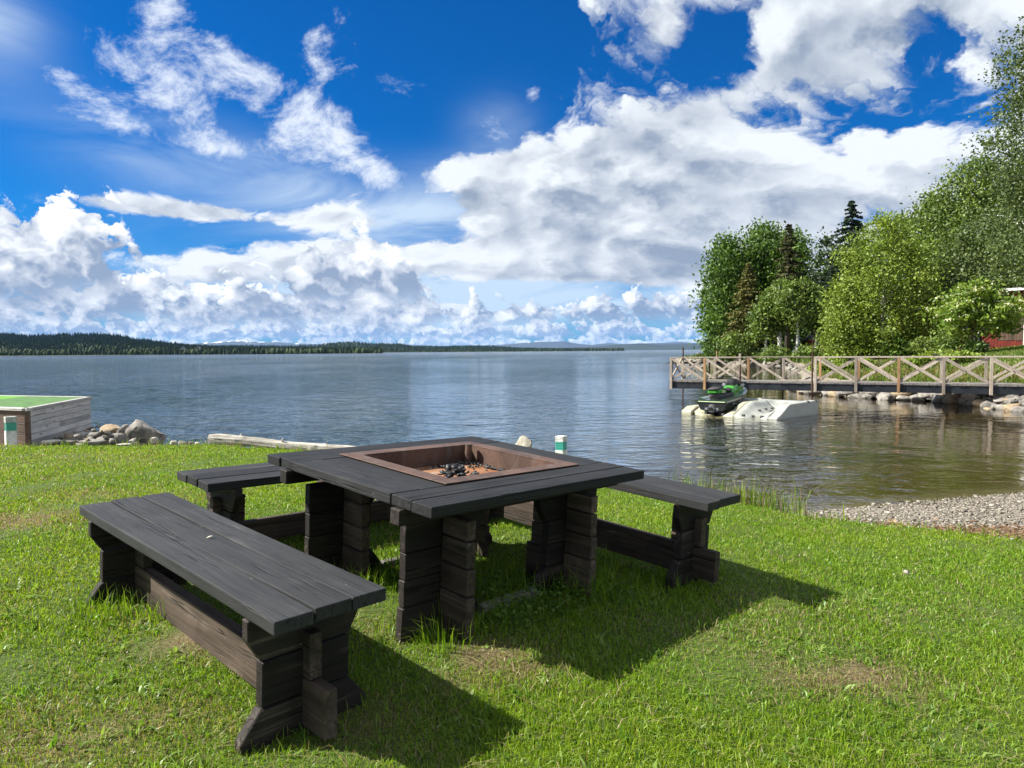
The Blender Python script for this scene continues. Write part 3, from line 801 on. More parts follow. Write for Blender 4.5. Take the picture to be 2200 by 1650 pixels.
# burnt wood left in the pan
def coals():
    r = np.random.default_rng(5); Vs, Fs, n = [], [], 0
    Vs2, Fs2, n2 = [], [], 0
    def put(x, y, z, s, ash):
        nonlocal n, n2
        V, F = rock_arrays(r, 1, 6, (s*r.uniform(.7, 1.5), s*r.uniform(.6, 1.0), s*r.uniform(.5, .8)))
        a = r.uniform(0, 6.28); c, d = math.cos(a), math.sin(a)
        V = np.c_[V[:, 0]*c-V[:, 1]*d, V[:, 0]*d+V[:, 1]*c, V[:, 2]]+(x, y, z)
        if ash: Vs2.append(V); Fs2.append(F+n2); n2 += len(V)
        else: Vs.append(V); Fs.append(F+n); n += len(V)
    z = -PDEP
    for i in range(85):
        cx, cy = r.normal(.40, .13)*PW, r.normal(.38, .06)*PD
        cy += (cx/PW-.4)*.12
        put(min(max(cx, PR+.03), PW-PR-.03), max(cy, PR+.03), z+r.uniform(.005, .045)*(1-abs(cx/PW-.4)*2), r.uniform(.012, .032), r.random() < .35)
    for i in range(22): put(r.uniform(.42, .52)*PW, r.uniform(.42, .56)*PD, z+r.uniform(.03, .07), r.uniform(.02, .04), r.random() < .2)
    for i in range(75): put(PW-PR-.02-abs(r.normal(0, .05)), r.uniform(.35, .88)*PD, z+.008, r.uniform(.006, .02), r.random() < .25)
    for i in range(40): put(r.uniform(.55, .88)*PW, PD-PR-.02-abs(r.normal(0, .04)), z+.008, r.uniform(.006, .02), r.random() < .25)
    for nm, V_, F_, m in (('charcoal', Vs, Fs, M['coal']), ('charcoal', Vs2, Fs2, M['ash_coal'])):
        o = np_mesh(nm, np.concatenate(V_), np.concatenate(F_), m); o.matrix_world = pan.matrix_world.copy(); tag(o, kind='stuff')
coals()
# a dry bit of lichen lying on the near bench
p = FA @ (Vector((.30, 1.28, .004))*S)
o = rock('twig_litter', p, (.035, .012, .010), M['rock_pale'], .9, 4, 1, .1); tag(o, 'small dry pale crumb lying on the nearest bench top', 'litter')
# ------------------------------------------------------------------ raised deck at the left edge
def raised_deck():
    zt, zb = 1.335, .62
    A, B, C, D = Vector((-6.99, 10.2, 0)), Vector((-7.68, 12.9, 0)), Vector((-12.2, 14.35, 0)), Vector((-11.6, 12.1, 0))
    root = empty('raised_deck', (A.x, A.y, .75)); tag(root, 'low timber deck topped with artificial turf at the left shore', 'deck')
    inv = Matrix.Translation(-Vector((A.x, A.y, .75)))
    def wall(P, Q, mat, zlow, cuts):
        d = (Q-P); L = d.length; rot = Matrix.Rotation(math.atan2(d.y, d.x), 4, 'Z'); m = Matrix.Translation(P) @ rot
        h = .088; z = zt-.045; i = 0
        while z > zlow:
            x = 0.0
            for c in cuts[i % len(cuts)]:
                b = MB(); b.box((x+.002, 0, z-h+.0025), (c*L-.002, .022, z-.0025), None, .002)
                o = b.build('board', mat, root); o.matrix_local = inv @ m; x = c*L
            z -= h; i += 1
        b = MB(); b.box((-.02, -.025, zt-.042), (L+.03, .065, zt), None, .004); o = b.build('cap_board', M['grey_x'], root); o.matrix_local = inv @ m
    wall(A+Vector((0, 0, 0)), B, M['grey_x'], .55, [[1], [.62, 1], [1], [.45, 1], [1], [.7, 1]])
    wall(D, A, M['brown_x'], .80, [[1]])
    wall(B, C, M['grey_x'], .9, [[1]])
    b = MB(); b.box((-.026, -.026, .8-.75), (.03, .03, zt-.045-.75), None, .003); b.build('corner_post', M['brown_x'], root)
    def turf(pts, col, zz):
        r = np.random.default_rng(3)
        mt = mat_simple('artificial_turf', col, .85, 0, .45, 7, .01)
        b = MB(); vs = [b.bm.verts.new((p.x-A.x, p.y-A.y, zz-.75)) for p in pts]; vs2 = [b.bm.verts.new((p.x-A.x, p.y-A.y, zz-.02-.75)) for p in pts]
        b.bm.faces.new(vs); n = len(pts)
        for i in range(n): b.bm.faces.new((vs[i], vs2[i], vs2[(i+1) % n], vs[(i+1) % n]))
        bmesh.ops.recalc_face_normals(b.bm, faces=b.bm.faces[:])
        b.build('turf', mt, root)
    mid, mid2 = D.lerp(A, .62), C.lerp(B, .70)
    a1, b1 = A.lerp(D, .02)+Vector((-.05, .06, 0)), B+Vector((-.1, -.03, 0))
    turf([mid+Vector((0, .07, 0)), a1, b1, mid2+Vector((0, -.05, 0))], (.045, .125, .018), zt-.008)
    turf([D+Vector((0, .07, 0)), mid+Vector((-.004, .07, 0)), mid2+Vector((-.004, -.05, 0)), C+Vector((0, -.05, 0))], (.075, .23, .012), zt-.006)
raised_deck()
# ------------------------------------------------------------------ garden lamps of stone and stacked glass
def glass_mat():
    m, nt, p, out = new_mat('teal_glass')
    setc(nt, p, 'Base Color', (.10, .52, .42)); p.inputs['Roughness'].default_value = .12
    p.inputs['Transmission Weight'].default_value = .35; p.inputs['IOR'].default_value = 1.5
    return m
M['glass'] = glass_mat()
M['granite'] = mat_rock('white_granite', (.42, .42, .40), (.70, .70, .66), (.30, .30, .29), 16.0, .4)
def garden_lamp():
    root = bpy.data.objects.new('garden_lamp', None); COL.objects.link(root); a = .066
    def rough_block(name, z0, z1):
        b = MB(); b.box((-a, -a, z0), (a, a, z1), None, .008, 2)
        bmesh.ops.subdivide_edges(b.bm, edges=b.bm.edges[:], cuts=2, use_grid_fill=True)
        for v in b.bm.verts: v.co += Vector((rnd.uniform(-1, 1), rnd.uniform(-1, 1), rnd.uniform(-1, 1)))*.0035
        b.build(name, M['granite'], root)
    rough_block('base_block', -.15, .185)
    for i in range(7):
        z = .187+i*.0165; q = a*(.98 if i % 2 == 0 else .90)
        b = MB(); b.box((-q, -q, z), (q, q, z+.0145), None, .002); b.build('glass_plate', M['glass'], root)
    rough_block('cap', .304, .385)
    return root
lamp = garden_lamp()
for i, (px, py, d, lab) in enumerate(((24, 947, 10.1, 'square stone garden lamp with teal glass band in front of the turf deck'), (1206, 1011, 10.15, 'square stone garden lamp with teal glass band by the water behind the fire table'))):
    o = lamp if i == 0 else copy_tree(lamp)
    q = at(px, py, d); o.location = (q.x, q.y, (2.1-(895-762.8)/1525*d-.385) if i == 0 else (2.1-(937-753.5)/1525*d-.385)); o.rotation_euler = (0, 0, R_(45+i*14))
    tag(o, lab, 'lamp', 'stone and glass garden lamps')
# ------------------------------------------------------------------ rocks and the log on the near bank
def stone_at(px, py, d, size, mat, lab, group=None, seed=0, name='boulder', rz=None, sub=2, sink=.3):
    """py = where its top shows"""
    q = at(px, py, d); o = rock(name, (q.x, q.y, q.z-size[2]*(1-sink)), size, mat, rz, seed, sub, sink)
    return tag(o, lab, 'rock', group)
stone_at(312, 896, 11.1, (.52, .62, .62), M['rock'], 'large grey boulder topping the rock pile beside the turf deck', seed=1, sub=3)
stone_at(272, 903, 11.0, (.46, .5, .60), M['rock'], 'grey boulder leaning on the left of the large one in the rock pile', seed=2, sub=3)
stone_at(283, 918, 10.85, (.50, .42, .5), M['rock'], 'dark grey boulder at the front of the large one in the rock pile', seed=5, sub=3)
stone_at(238, 911, 11.2, (.42, .30, .20), M['rock_warm'], 'tan slab of stone lying in the rock pile', seed=3, rz=.25)
stone_at(245, 930, 10.8, (.48, .36, .26), M['rock'], 'broad low grey stone under the tan slab in the rock pile', seed=8, rz=.1)
stone_at(330, 938, 10.75, (.15, .14, .12), M['rock_pale'], 'small pale round stone at the right foot of the rock pile', seed=6)
for i in range(58):
    r = np.random.default_rng(100+i); px = r.uniform(100, 250); d = r.uniform(10.75, 12.2)
    base = np.interp(px, [95, 190, 250], [945, 912, 915]); py = base+r.uniform(0, 34)*(1 if px > 150 else .5); py = min(py, 949); s = r.uniform(.07, .24)
    stone_at(px, py, d-(py-base)*.03, (s, s*.8, s*.6), M['rock'] if r.random() < .8 else M['rock_warm'], 'small broken stone in the heap between the turf deck and the boulders', 'broken stones of the rock pile', 200+i, 'stone', None, 1)
ORD = 'first second third fourth fifth sixth seventh eighth ninth tenth'.split()
for i, (px, py, w) in enumerate(((110, 943, .35), (150, 945, .40), (200, 944, .45), (262, 948, .3), (305, 949, .28), (345, 950, .12), (372, 946, .14), (392, 945, .16), (412, 948, .10), (424, 949, .09))):
    d = 10.3 if px < 280 else 10.9
    stone_at(px, py, d, (w, .22 if w > .2 else w*.8, .10 if w > .2 else w*.7), M['rock_pale'] if i % 3 == 0 else M['rock'], 'flat stone on the lawn edge, %s along from the turf deck' % ORD[i], 'stones edging the lawn', 320+i, 'edging_stone', .0, 2)
stone_at(1124, 936, 10.2, (.30, .26, .42), M['rock_pale'], 'pale pointed boulder on the bank behind the fire table', seed=19, sub=3, rz=.4)
q = ground_hit(1950, 1238); tag(rock('pebble', (q.x, q.y, q.z+.012), (.05, .04, .035), M['rock_pale'], .3, 31, 1, .1), 'single white pebble lying out on the lawn', 'rock')
def log():
    a, b = at(452, 943, 11.1), at(800, 972, 10.5); d = b-a; L = d.length; ax = d.normalized()
    sy = Vector((0, 0, 1)).cross(ax).normalized(); sz = ax.cross(sy)
    mt4 = Matrix((ax, sy, sz)).transposed().to_4x4(); mt4.translation = a
    root = empty('driftwood_log', mat=mt4); tag(root, 'bleached driftwood log lying along the edge of the lawn', 'log')
    n = 46; rings = []; r = np.random.default_rng(2); ph = r.uniform(0, 6, 5); kn = [(r.uniform(.05, .95), r.uniform(0, 6.28)) for _ in range(9)]
    for i in range(n):
        t = i/(n-1); rad = (.088-.034*t)*(.80 if i == 0 else .93 if i == 1 else 1)+.003*math.sin(t*23)
        ring = []
        for k in range(20):
            u = 2*math.pi*k/20; q = rad*(1+.05*math.sin(3*u+ph[0]+t*2)+.03*math.sin(7*u+t*5)+r.normal()*.012)
            for kt, ku in kn: q += .014*math.exp(-((t-kt)/.012)**2-((math.remainder(u-ku, 2*math.pi))/.35)**2)
            ring.append(Vector((t*L+(r.normal()*.006 if i == 0 else 0), math.cos(u)*q, math.sin(u)*q+.010*math.sin(t*9))))
        rings.append(ring)
    m = MB(); m.loft(rings)
    m.build('log_stem', mat_wood('bleached_log', 'x', (.11, .10, .085), (.40, .38, .33), (.52, .50, .45), .7, .85, .006, 22), root)
    for kt, ku in ((.18, 1.2), (.46, 2.0)):
        b = MB(); p = Vector((kt*L, math.cos(ku)*.07, math.sin(ku)*.07)); b.tube([p, p+Vector((.03, math.cos(ku)*.045, math.sin(ku)*.05))], [.016, .010], 7); b.build('branch_stub', M['grey_x'], root)
log()
# ------------------------------------------------------------------ pier with crossed railings
ZD, ZR, ZBM = .80, 1.79, .47
def pier():
    P0 = Vector((6.81, 30.2, 0)); step = Vector((1.239, -.681, 0)); e = step.normalized(); n = Vector((.482, .876, 0)); W = 1.70; K = 12
    root = empty('pier', P0+Vector((0, 0, ZBM))); tag(root, 'long grey timber pier with crossed white railings and a dark beam', 'pier')
    rot = Matrix((e, n, Vector((0, 0, 1)))).transposed().to_4x4()
    root.matrix_world = Matrix.Translation(P0) @ rot
    sp = step.length; Lp = sp*K
    for y in (-.05, W-.05):
        b = MB(); b.box((-.02, y, ZBM), (Lp, y+.10, ZD-.055)); b.build('beam', M['dark_beam'], root)
    b = MB(); b.box((-.03, -.05, ZBM+.002), (.03, W+.05, ZD-.056)); b.build('end_beam', M['dark_beam'], root)
    b = MB(); x = -.05
    while x < Lp:
        o = rnd.uniform(-.015, .02); b.box((x, -.09+o, ZD-.052), (x+.118, W+.09+o, ZD+rnd.uniform(-.005, .004))); x += .125
    b.build('deck_boards', M['deck_wood'], root, kind='stuff')
    def post(x, y, lo, hi, w, mat):
        b = MB(); b.box((x-w/2, y-w/2, lo), (x+w/2, y+w/2, hi), None, .006); b.build('post', mat, root)
    def rail(x0, x1, y): 
        b = MB(); b.box((x0-.05, y-.055, ZR-.04), (x1+.05, y+.055, ZR), None, .004); b.build('rail', M['pier_wood'], root)
    def cross(x0, y0, x1, y1):
        a, c = Vector((x0, y0, 0)), Vector((x1, y1, 0)); d = (c-a).normalized(); q = Vector((-d.y, d.x, 0))*.024
        for s in (1, -1):
            lo, hi = (ZD+.06, ZR-.07) if s > 0 else (ZR-.07, ZD+.06)
            b = MB(); b.bar(a+d*.05+q*s+Vector((0, 0, lo)), c-d*.05+q*s+Vector((0, 0, hi)), .042, .088, tuple(Vector((0, 0, 1))), .004)
            b.build('brace', M['pier_wood'], root)
    yf, yb = -.105, W+.02
    tan = {1, 6}
    for k in range(K+1):
        if k == 3: continue
        if k == 2: continue
        post(k*sp, yf, ZBM-.03, ZR-.04, .10, M['pier_new'] if k in tan else M['pier_wood'])
    post(2*sp, yf, ZBM-.03, ZR+.14, .085, M['pier_wood'])
    for k in range(K+1): post(k*sp, yb, ZD+.0, ZR-.04, .10, M['pier_new'] if k in (2, 4, 5) else M['pier_wood'])
    for k in range(K):
        if k not in (2, 3): cross(k*sp, yf, (k+1)*sp, yf)
        cross(k*sp, yb, (k+1)*sp, yb)
    cross(0, yf, 0, yb)
    rail(0, 2*sp, yf); rail(4*sp, K*sp, yf); rail(0, K*sp, yb)
    b = MB(); b.box((-.055, yf+.06, ZR-.039), (.055, yb-.06, ZR-.001), None, .004); b.build('rail', M['pier_wood'], root)
    for x, y, lo, hi in ((-.02, yb+.10, -1.6, ZR+.42), (2*sp+.02, yf-.08, -1.4, ZR-.3), (3.02*sp, W*.8, -1.2, ZBM)):
        b = MB(); b.tube([(x, y, lo), (x, y, hi)], .034, 8); b.build('pile', M['iron'], root)
    b = MB(); b.box((3.0*sp, .30, ZD+.03), (4.0*sp, .42, ZD+.075), None, .005); b.build('plank', M['pier_wood'], root)
    return root
pier()
q = at(1744, 845, 23.6)
b = MB(); b.tube([(0, 0, -1.8), (.01, 0, 1.95)], [.035, .03], 8)
mp = empty('mooring_pole', (q.x, q.y, 0)); b.build('pole', M['iron'], mp)
b = MB(); b.tube([(.01, 0, 1.9), (.02, 0, 2.55)], [.012, .006], 6); b.build('rod', M['iron'], mp)
b = MB(); b.bar((-.10, -.03, .62), (.16, -.03, .62), .03, .05); b.build('bracket', M['iron'], mp)
tag(mp, 'thin rusty iron pole rising from the water at the back of the white float', 'pole')
# ------------------------------------------------------------------ drive-on float: moulded white modules with two cradles
DF = Matrix.Translation((5.86, 23.25, 0)) @ Matrix((Vector((.66, -.751, 0)), Vector((.751, .66, 0)), Vector((0, 0, 1)))).transposed().to_4x4()
def float_z(s, t, w):
    u = np.clip(t/1.25, 0, 1); h = .07+.40*u*u*(3-2*u)
    g = np.zeros_like(h)
    for c in (.95, 2.5):
        x = np.abs(s-c)
        g = np.maximum(g, (.30*np.clip(1-x/.50, 0, 1)**.7+.05*(x < .52))*np.clip(2.75-t, 0, .6)/.6*np.clip(t/.6, .35, 1))
    tooth = .045*np.sin(s*8.5+1)*np.clip(.7-t, 0, 1)
    step = .03*(np.sin(t*6.0) > .2)*(np.abs(np.abs(s-2.5)-.62) < .10)
    return h-g*1.15+tooth+step
def jet_float():
    root = empty('jet_float', mat=DF @ Matrix.Scale(.86, 4)); tag(root, 'white moulded drive-on float with roller cradle moored under the pier', 'boat dock')
    def panel(name, s0, s1, t0, t1, mat, dz=0.0, front=True):
        ns, nt_ = max(4, int((s1-s0)/.07)), max(4, int((t1-t0)/.09))
        s = np.linspace(s0+.008, s1-.008, ns); t = np.linspace(t0+.008, t1-.008, nt_)
        SS, TT = np.meshgrid(s, t); Z = float_z(SS, TT, 0)+dz
        T2 = TT.copy()
        if front: T2 = TT+np.where(TT < t0+.3, .16*np.cos(SS*3.9)*(1-(TT-t0)/.3), 0)
        top = np.stack([SS, T2, Z], -1); bot = np.stack([SS, T2, np.full_like(Z, -.22)], -1)
        V = np.concatenate([top.reshape(-1, 3), bot.reshape(-1, 3)]); n = ns*nt_
        ii = np.arange(n).reshape(nt_, ns)
        q = np.stack([ii[:-1, :-1], ii[:-1, 1:], ii[1:, 1:], ii[1:, :-1]], -1).reshape(-1, 4)
        rim = np.r_[ii[0, :], ii[1:, -1], ii[-1, -2::-1], ii[-2:0:-1, 0]]
        r2 = np.roll(rim, -1); sd = np.stack([rim+n, r2+n, r2, rim], -1)
        o = np_mesh(name, V, [q, q[:, ::-1]+n, sd], mat, root)
        return o
    panel('float_module', 0.05, 1.75, .0, 2.2, M['plastic_yellow']); panel('float_module', 1.76, 3.14, .0, 2.2, M['plastic'])
    panel('float_module', 0.05, 1.75, 2.21, 3.1, M['plastic'], 0, False); panel('float_module', 1.76, 3.14, 2.21, 3.1, M['plastic'], 0, False)
    b = MB(); b.prism([(0.06, -.2), (.06, .06), (.25, .12), (.55, .27), (.8, .42), (1.0, .485), (3.1, .52), (3.1, -.2)], 0, .34, .02)
    o = b.build('side_float', M['plastic'], root); o.matrix_local = Matrix.Translation((3.15, 0, 0)) @ Matrix(((0, 1, 0, 0), (1, 0, 0, 0), (0, 0, 1, 0), (0, 0, 0, 1)))
    b = MB(); b.prism([(0.0, -.2), (.0, .10), (.35, .26), (.9, .28), (.9, -.2)], -.42, 0.03, .02)
    o = b.build('side_float', M['plastic_yellow'], root); o.matrix_local = Matrix(((0, 1, 0, 0), (1, 0, 0, 0), (0, 0, 1, 0), (0, 0, 0, 1)))
    for c in (.95, 2.5):
        for t in (.15, .6, 1.05, 1.5, 1.95):
            for sd in (-1, 1):
                s = c+sd*(.24 if t > .3 else .36); z = float(float_z(np.array([s]), np.array([t]), 0)[0])+.03
                b = MB(); b.tube([(s-.05, t, z), (s+.05, t, z)], .05 if t < .3 else .034, 10); b.build('roller', M['rubber'], root)
    for t in (2.3, 2.9):
        b = MB(); b.box((3.42, t, .47), (3.51, t+.05, .54), None, .006); b.build('clip', M['black'], root)
    return root
jet_float()
# ------------------------------------------------------------------ jet ski, bow towards the pier
def jetski():
    m = DF @ Matrix.Translation((.74, .10, .05)) @ Matrix.Rotation(R_(9), 4, 'Z') @ Matrix.Rotation(R_(3.0), 4, 'X') @ Matrix.Scale(.86, 4)
    root = empty('jet_ski', mat=m); tag(root, 'green and black jet ski parked on the white float, stern to the camera', 'jet ski')
    lime = mat_simple('lime_green_gloss', (.030, .21, .014), .25, 0, .08, 2, 0, .8)
    hullm = mat_simple('black_hull_gloss', (.010, .012, .012), .22, 0, .1, 2, 0, .9)
    darkgreen = mat_simple('dark_green_gloss', (.012, .035, .016), .28, 0, .1, 2, 0, .8)
    silver = mat_simple('silver_metal', (.55, .56, .57), .28, .9, .1)
    def sect(y, w, zk, zc, zs, wc):       # keel, chine, sheer
        return [Vector((-w, y, zs)), Vector((-w*1.02, y, zs-.05)), Vector((-wc, y, zc)), Vector((-wc*.45, y, (zc+zk)/2-.01)), Vector((0, y, zk)), Vector((wc*.45, y, (zc+zk)/2-.01)), Vector((wc, y, zc)), Vector((w*1.02, y, zs-.05)), Vector((w, y, zs))]
    b = MB(); b.loft([sect(0.0, .56, .02, .13, .44, .46), sect(.5, .585, 0, .12, .45, .48), sect(1.2, .58, 0, .13, .47, .47), sect(1.9, .52, .02, .17, .51, .40), sect(2.5, .36, .10, .27, .56, .25), sect(2.9, .17, .26, .40, .60, .11), sect(3.12, .04, .44, .50, .61, .03)])
    b.build('hull', hullm, root)
    b = MB()
    ys = [(-.02, .575), (.5, .60), (1.2, .595), (1.9, .535), (2.5, .375), (2.9, .185), (3.16, .05)]
    zs = [.445, .455, .475, .515, .565, .605, .615]
    rr = []
    for (y, w), z in zip(ys, zs): rr.append([Vector((-w, y, z-.03)), Vector((-w, y, z+.035)), Vector((-w*.86, y, z+.055)), Vector((w*.86, y, z+.055)), Vector((w, y, z+.035)), Vector((w, y, z-.03))])
    b.loft(rr); b.build('deck', darkgreen, root)
    b = MB(); b.box((-.53, -.045, .425), (.53, -.018, .452), None, .006); b.build('stern_trim', mat_simple('pale_trim', (.45, .55, .32), .5, 0, .05), root)
    def ring(y, w, z0, z1, top=.7): return [Vector((-w, y, z0)), Vector((-w*1.0, y, z0+(z1-z0)*.55)), Vector((-w*top, y, z1-.03)), Vector((-w*.35, y, z1)), Vector((w*.35, y, z1)), Vector((w*top, y, z1-.03)), Vector((w, y, z0+(z1-z0)*.55)), Vector((w, y, z0))]
    b = MB(); b.loft([ring(.22, .17, .48, .70, .9), ring(.38, .20, .48, .72, .9), ring(.9, .22, .48, .70, .9), ring(1.5, .24, .50, .68, .9)]); b.build('pedestal', M['black'], root)
    for s in (-1, 1):
        b = MB(); b.loft([[Vector((s*x, y, z)) for x, z in ((.30, .49), (.34, .53), (.54, .56), (.55, .49))] for y in (.12, .6, 1.3, 1.8)]); b.build('gunwale', darkgreen, root)
    b = MB(); b.loft([ring(.08, .13, .76, .84, .9), ring(.14, .215, .74, .90, .85), ring(.42, .235, .73, .925, .85), ring(.70, .215, .71, .88, .85), ring(.98, .17, .69, .79, .85)]); b.build('rear_seat_shell', lime, root, smooth=False)
    b = MB(); b.loft([ring(.06, .19, .86, .945, .9), ring(.40, .215, .885, .975, .9), ring(.66, .19, .85, .93, .9), ring(.95, .16, .79, .84, .9), ring(1.25, .18, .70, .79, .9), ring(1.55, .17, .70, .83, .9), ring(1.70, .14, .72, .88, .9)]); b.build('seat', M['rubber'], root, smooth=True)
    b = MB(); b.loft([ring(1.42, .20, .50, .74, .9), ring(1.62, .26, .50, .88, .75), ring(1.9, .28, .52, .97, .7), ring(2.2, .26, .54, .90, .7), ring(2.6, .20, .58, .76, .7), ring(2.95, .08, .60, .66, .7)]); b.build('hood', lime, root)
    b = MB(); b.loft([ring(1.66, .15, .80, 1.02, .8), ring(1.86, .20, .84, 1.17, .8), ring(2.12, .22, .86, 1.12, .8), ring(2.45, .17, .78, .92, .8)]); b.build('console', M['black'], root)
    b = MB(); b.tube([(-.42, 1.66, 1.19), (-.20, 1.80, 1.24), (0, 1.84, 1.25), (.20, 1.80, 1.24), (.42, 1.66, 1.19)], .022, 8); hb = b.build('handlebar', M['black'], root, smooth=True)
    for s in (-1, 1):
        b = MB(); b.tube([(s*.26, 1.765, 1.23), (s*.43, 1.655, 1.187)], .034, 8); b.build('grip', M['rubber'], hb, smooth=True)
        mr = MB(); mr.loft([[Vector((s*x, y, z)) for x, z in ((.30, .84), (.43, .83), (.46, .89), (.42, .95), (.31, .93))] for y in (2.0, 2.06)]); mir = mr.build('mirror', silver, root)
        ar = MB(); ar.bar((s*.2, 2.06, .90), (s*.34, 2.03, .88), .05, .05); ar.build('mirror_arm', M['black'], mir)
    b = MB(); b.tube([(0, .03, .20), (0, -.10, .18)], [.155, .125], 18); jn = b.build('jet_nozzle', silver, root, smooth=False)
    b = MB(); b.tube([(0, -.075, .18), (0, -.17, .17)], [.085, .075], 16); b.build('nozzle_tip', M['black'], jn)
    for s in (-1, 1):
        b = MB(); b.tube([(s*.22, -.03, .17), (s*.22, .02, .17)], .05, 10); b.build('stern_eye', silver, root)
    b = MB(); b.tube([(-.20, .10, .70), (-.18, .02, .66), (.18, .02, .66), (.20, .10, .70)], .018, 8); b.build('grab_rail', M['black'], root, smooth=True)
    b = MB()                                    # small white marks on the flank
    for i in range(5): b.bar((.563-.003*i, .62+i*.06, .30), (.567-.003*i, .65+i*.06, .37), .006, .014)
    b.build('hull_mark', M['white'], root)
jetski()
# ------------------------------------------------------------------ riprap along the far bank
def bank_point(y): return right_x(y), y
GR = 'stones of the riprap bank under the pier'
n_ = 0
for row, (off, zc_, smin, smax) in enumerate(((-.40, .02, .5, .85), (.0, .20, .5, .9), (.34, .34, .5, .8))):
    y = 22.2
    while y < 37:
        r = np.random.default_rng(500+n_); s = r.uniform(smin, smax)*(.68 if y < 26 else 1)
        x = float(right_x(y))+off-.16+r.uniform(-.10, .08)
        o = rock('riprap_stone', (x, y+r.uniform(-.1, .1), zc_-.06), (s*1.25, s*1.05, s*.68), M['rock'] if r.random() < .78 else M['rock_warm'], None, 500+n_, 2, .2)
        tag(o, 'angular grey stone in the riprap bank behind the pier', 'rock', GR); n_ += 1
        y += s*(.62 if y < 28 else .75)
for i, (px, py, d, s) in enumerate(((2122, 872, 25.2, .38), (2165, 874, 24.8, .42), (2190, 877, 24.4, .4), (1640, 838, 27.8, .75))):
    q = on_z(px, py+6, 0.0) if i < 3 else at(px, py, d)
    tag(rock('boulder', (q.x, q.y, -.05), (s, s*.8, s*.55), M['rock_warm'] if i == 0 else M['rock'], None, 700+i, 2, .3),
        ('tan wet boulder just off the riprap, nearest the pier end of the bank', 'dark rounded boulder in the shallows between two others off the riprap', 'grey boulder in the shallows closest to the right picture edge', 'rounded grey boulder in the water behind the float')[i], 'rock')
GS = 'stones along the wooded point'
for i in range(95):
    r = np.random.default_rng(800+i); y = r.uniform(62, 118); s = r.uniform(.35, .85)
    x = float(right_x(y))+r.uniform(-.6, 1.4)
    tag(rock('shore_stone', (x, y, r.uniform(-.1, .45)), (s*1.2, s, s*.7), M['rock'], None, 800+i, 1, .3), 'grey stone on the waterline of the wooded point beyond the pier', 'rock', GS)
# ------------------------------------------------------------------ old posts and a low jetty at the point
def simple_post(px, ytop, ybot, d, w, mat, lab, grp):
    q = at(px, ybot, d); top = at(px, ytop, d); b = MB(); b.box((-w/2, -w/2, -.6), (w/2, w/2, top.z-q.z), None, .01)
    o = b.build('shore_post', mat, None); o.location = q; tag(o, lab, 'post', grp)
for i, (px, yt) in enumerate(((1541, 752), (1578, 743), (1617, 752), (1649, 752))):
    simple_post(px, yt, 768, 92, .22, M['pier_new'], ('short tan post at the outer tip of the wooded point', 'tallest of the tan posts on the wooded point', 'tan post right of the bright shrub on the point', 'tan post before the white birch trunks on the point')[i], 'wooden posts on the point')
jt = empty('low_jetty', at(1500, 779, 88)); tag(jt, 'low dark jetty reaching out from the wooded point', 'jetty')
b = MB(); b.box((-3.6, -.5, -.12), (3.4, .5, .12)); b.build('deck', M['dark_beam'], jt)
for x in (-3.2, -1.0, 1.4):
    b = MB(); b.tube([(x, 0, -2), (x, 0, -.1)], .09, 6); b.build('pile', M['iron'], jt)
bt = empty('moored_boat', on_z(1503, 767, .0)); tag(bt, 'small white boat moored off the tip of the wooded point', 'boat')
bt.location = on_z(1506, 768.5, .0)
b = MB(); b.loft([[Vector((x, w, .75)), Vector((x, w*.7, .05)), Vector((x, -w*.7, .05)), Vector((x, -w, .75))] for x, w in ((-2.2, .75), (-.5, .9), (1.2, .75), (2.4, .1))]); b.build('hull', M['white'], bt)
b = MB(); b.loft([[Vector((x, .55, .74)), Vector((x, .45, z)), Vector((x, -.45, z)), Vector((x, -.55, .74))] for x, z in ((-.9, 1.35), (.5, 1.3), (1.0, .85))]); b.build('cabin', M['tin'], bt)
# ------------------------------------------------------------------ red shed on the bank
def shed():
    d = 46.0; x0 = (2063-1100)/FPX*d; z0 = 2.1; H = up(2080, 632, d)-z0
    root = empty('red_shed', (x0, d, z0), R_(-30)); tag(root, 'red board shed with white corner boards half hidden by the flowering tree', 'shed')
    W, D = 6.4, 4.5
    b = MB(); b.box((.05, .06, -.5), (W, D, H)); b.build('wall', M['red'], root)
    x = 0.0
    while x < W:
        if not (1.9 < x < 3.3):
            b = MB(); b.box((x, .0, -.3), (x+.155, .058, H-.02)); b.build('board', M['red'], root)
        x += .165
    b = MB(); b.box((1.98, .02, .42), (3.28, .057, 2.15)); pn = b.build('door', M['brown_x'], root)
    for i in range(9):
        b = MB(); b.box((1.99+i*.143, .0, .43), (1.99+i*.143+.13, .019, 2.14)); b.build('door_board', M['brown_x'], pn)
    x = 1.98
    while x < 3.25:
        b = MB(); b.box((x, .0, -.3), (x+.155, .058, .40)); b.build('board', M['red'], root); x += .165
    for xx, w in ((.85, .20), (3.30, .28)):
        b = MB(); b.box((xx, -.035, -.25), (xx+w, -.002, H-.05)); b.build('corner_board', M['white'], root)
    b = MB(); b.prism([(-.3, H), (W+.4, H+.20), (W+.4, H+.36), (-.3, H+.12)], -.65, D+.4); b.build('roof', M['tin'], root)
    b = MB(); b.prism([(-.32, H-.06), (W+.42, H+.17), (W+.42, H+.33), (-.32, H+.10)], -.70, -.655); b.build('fascia', M['white'], root)
    b = MB(); b.bar((-.25, -.6, H-.02), (.35, -.02, H-.75), .09, .09); b.build('bracket', M['white'], root)
shed()
ct = empty('red_cottage', at(1778, 757, 108)); tag(ct, 'small red cottage glimpsed between the birch trunks', 'cottage')
b = MB(); b.box((-2.6, 0, -1), (2.6, 4, 1.9)); b.build('wall', M['red'], ct)
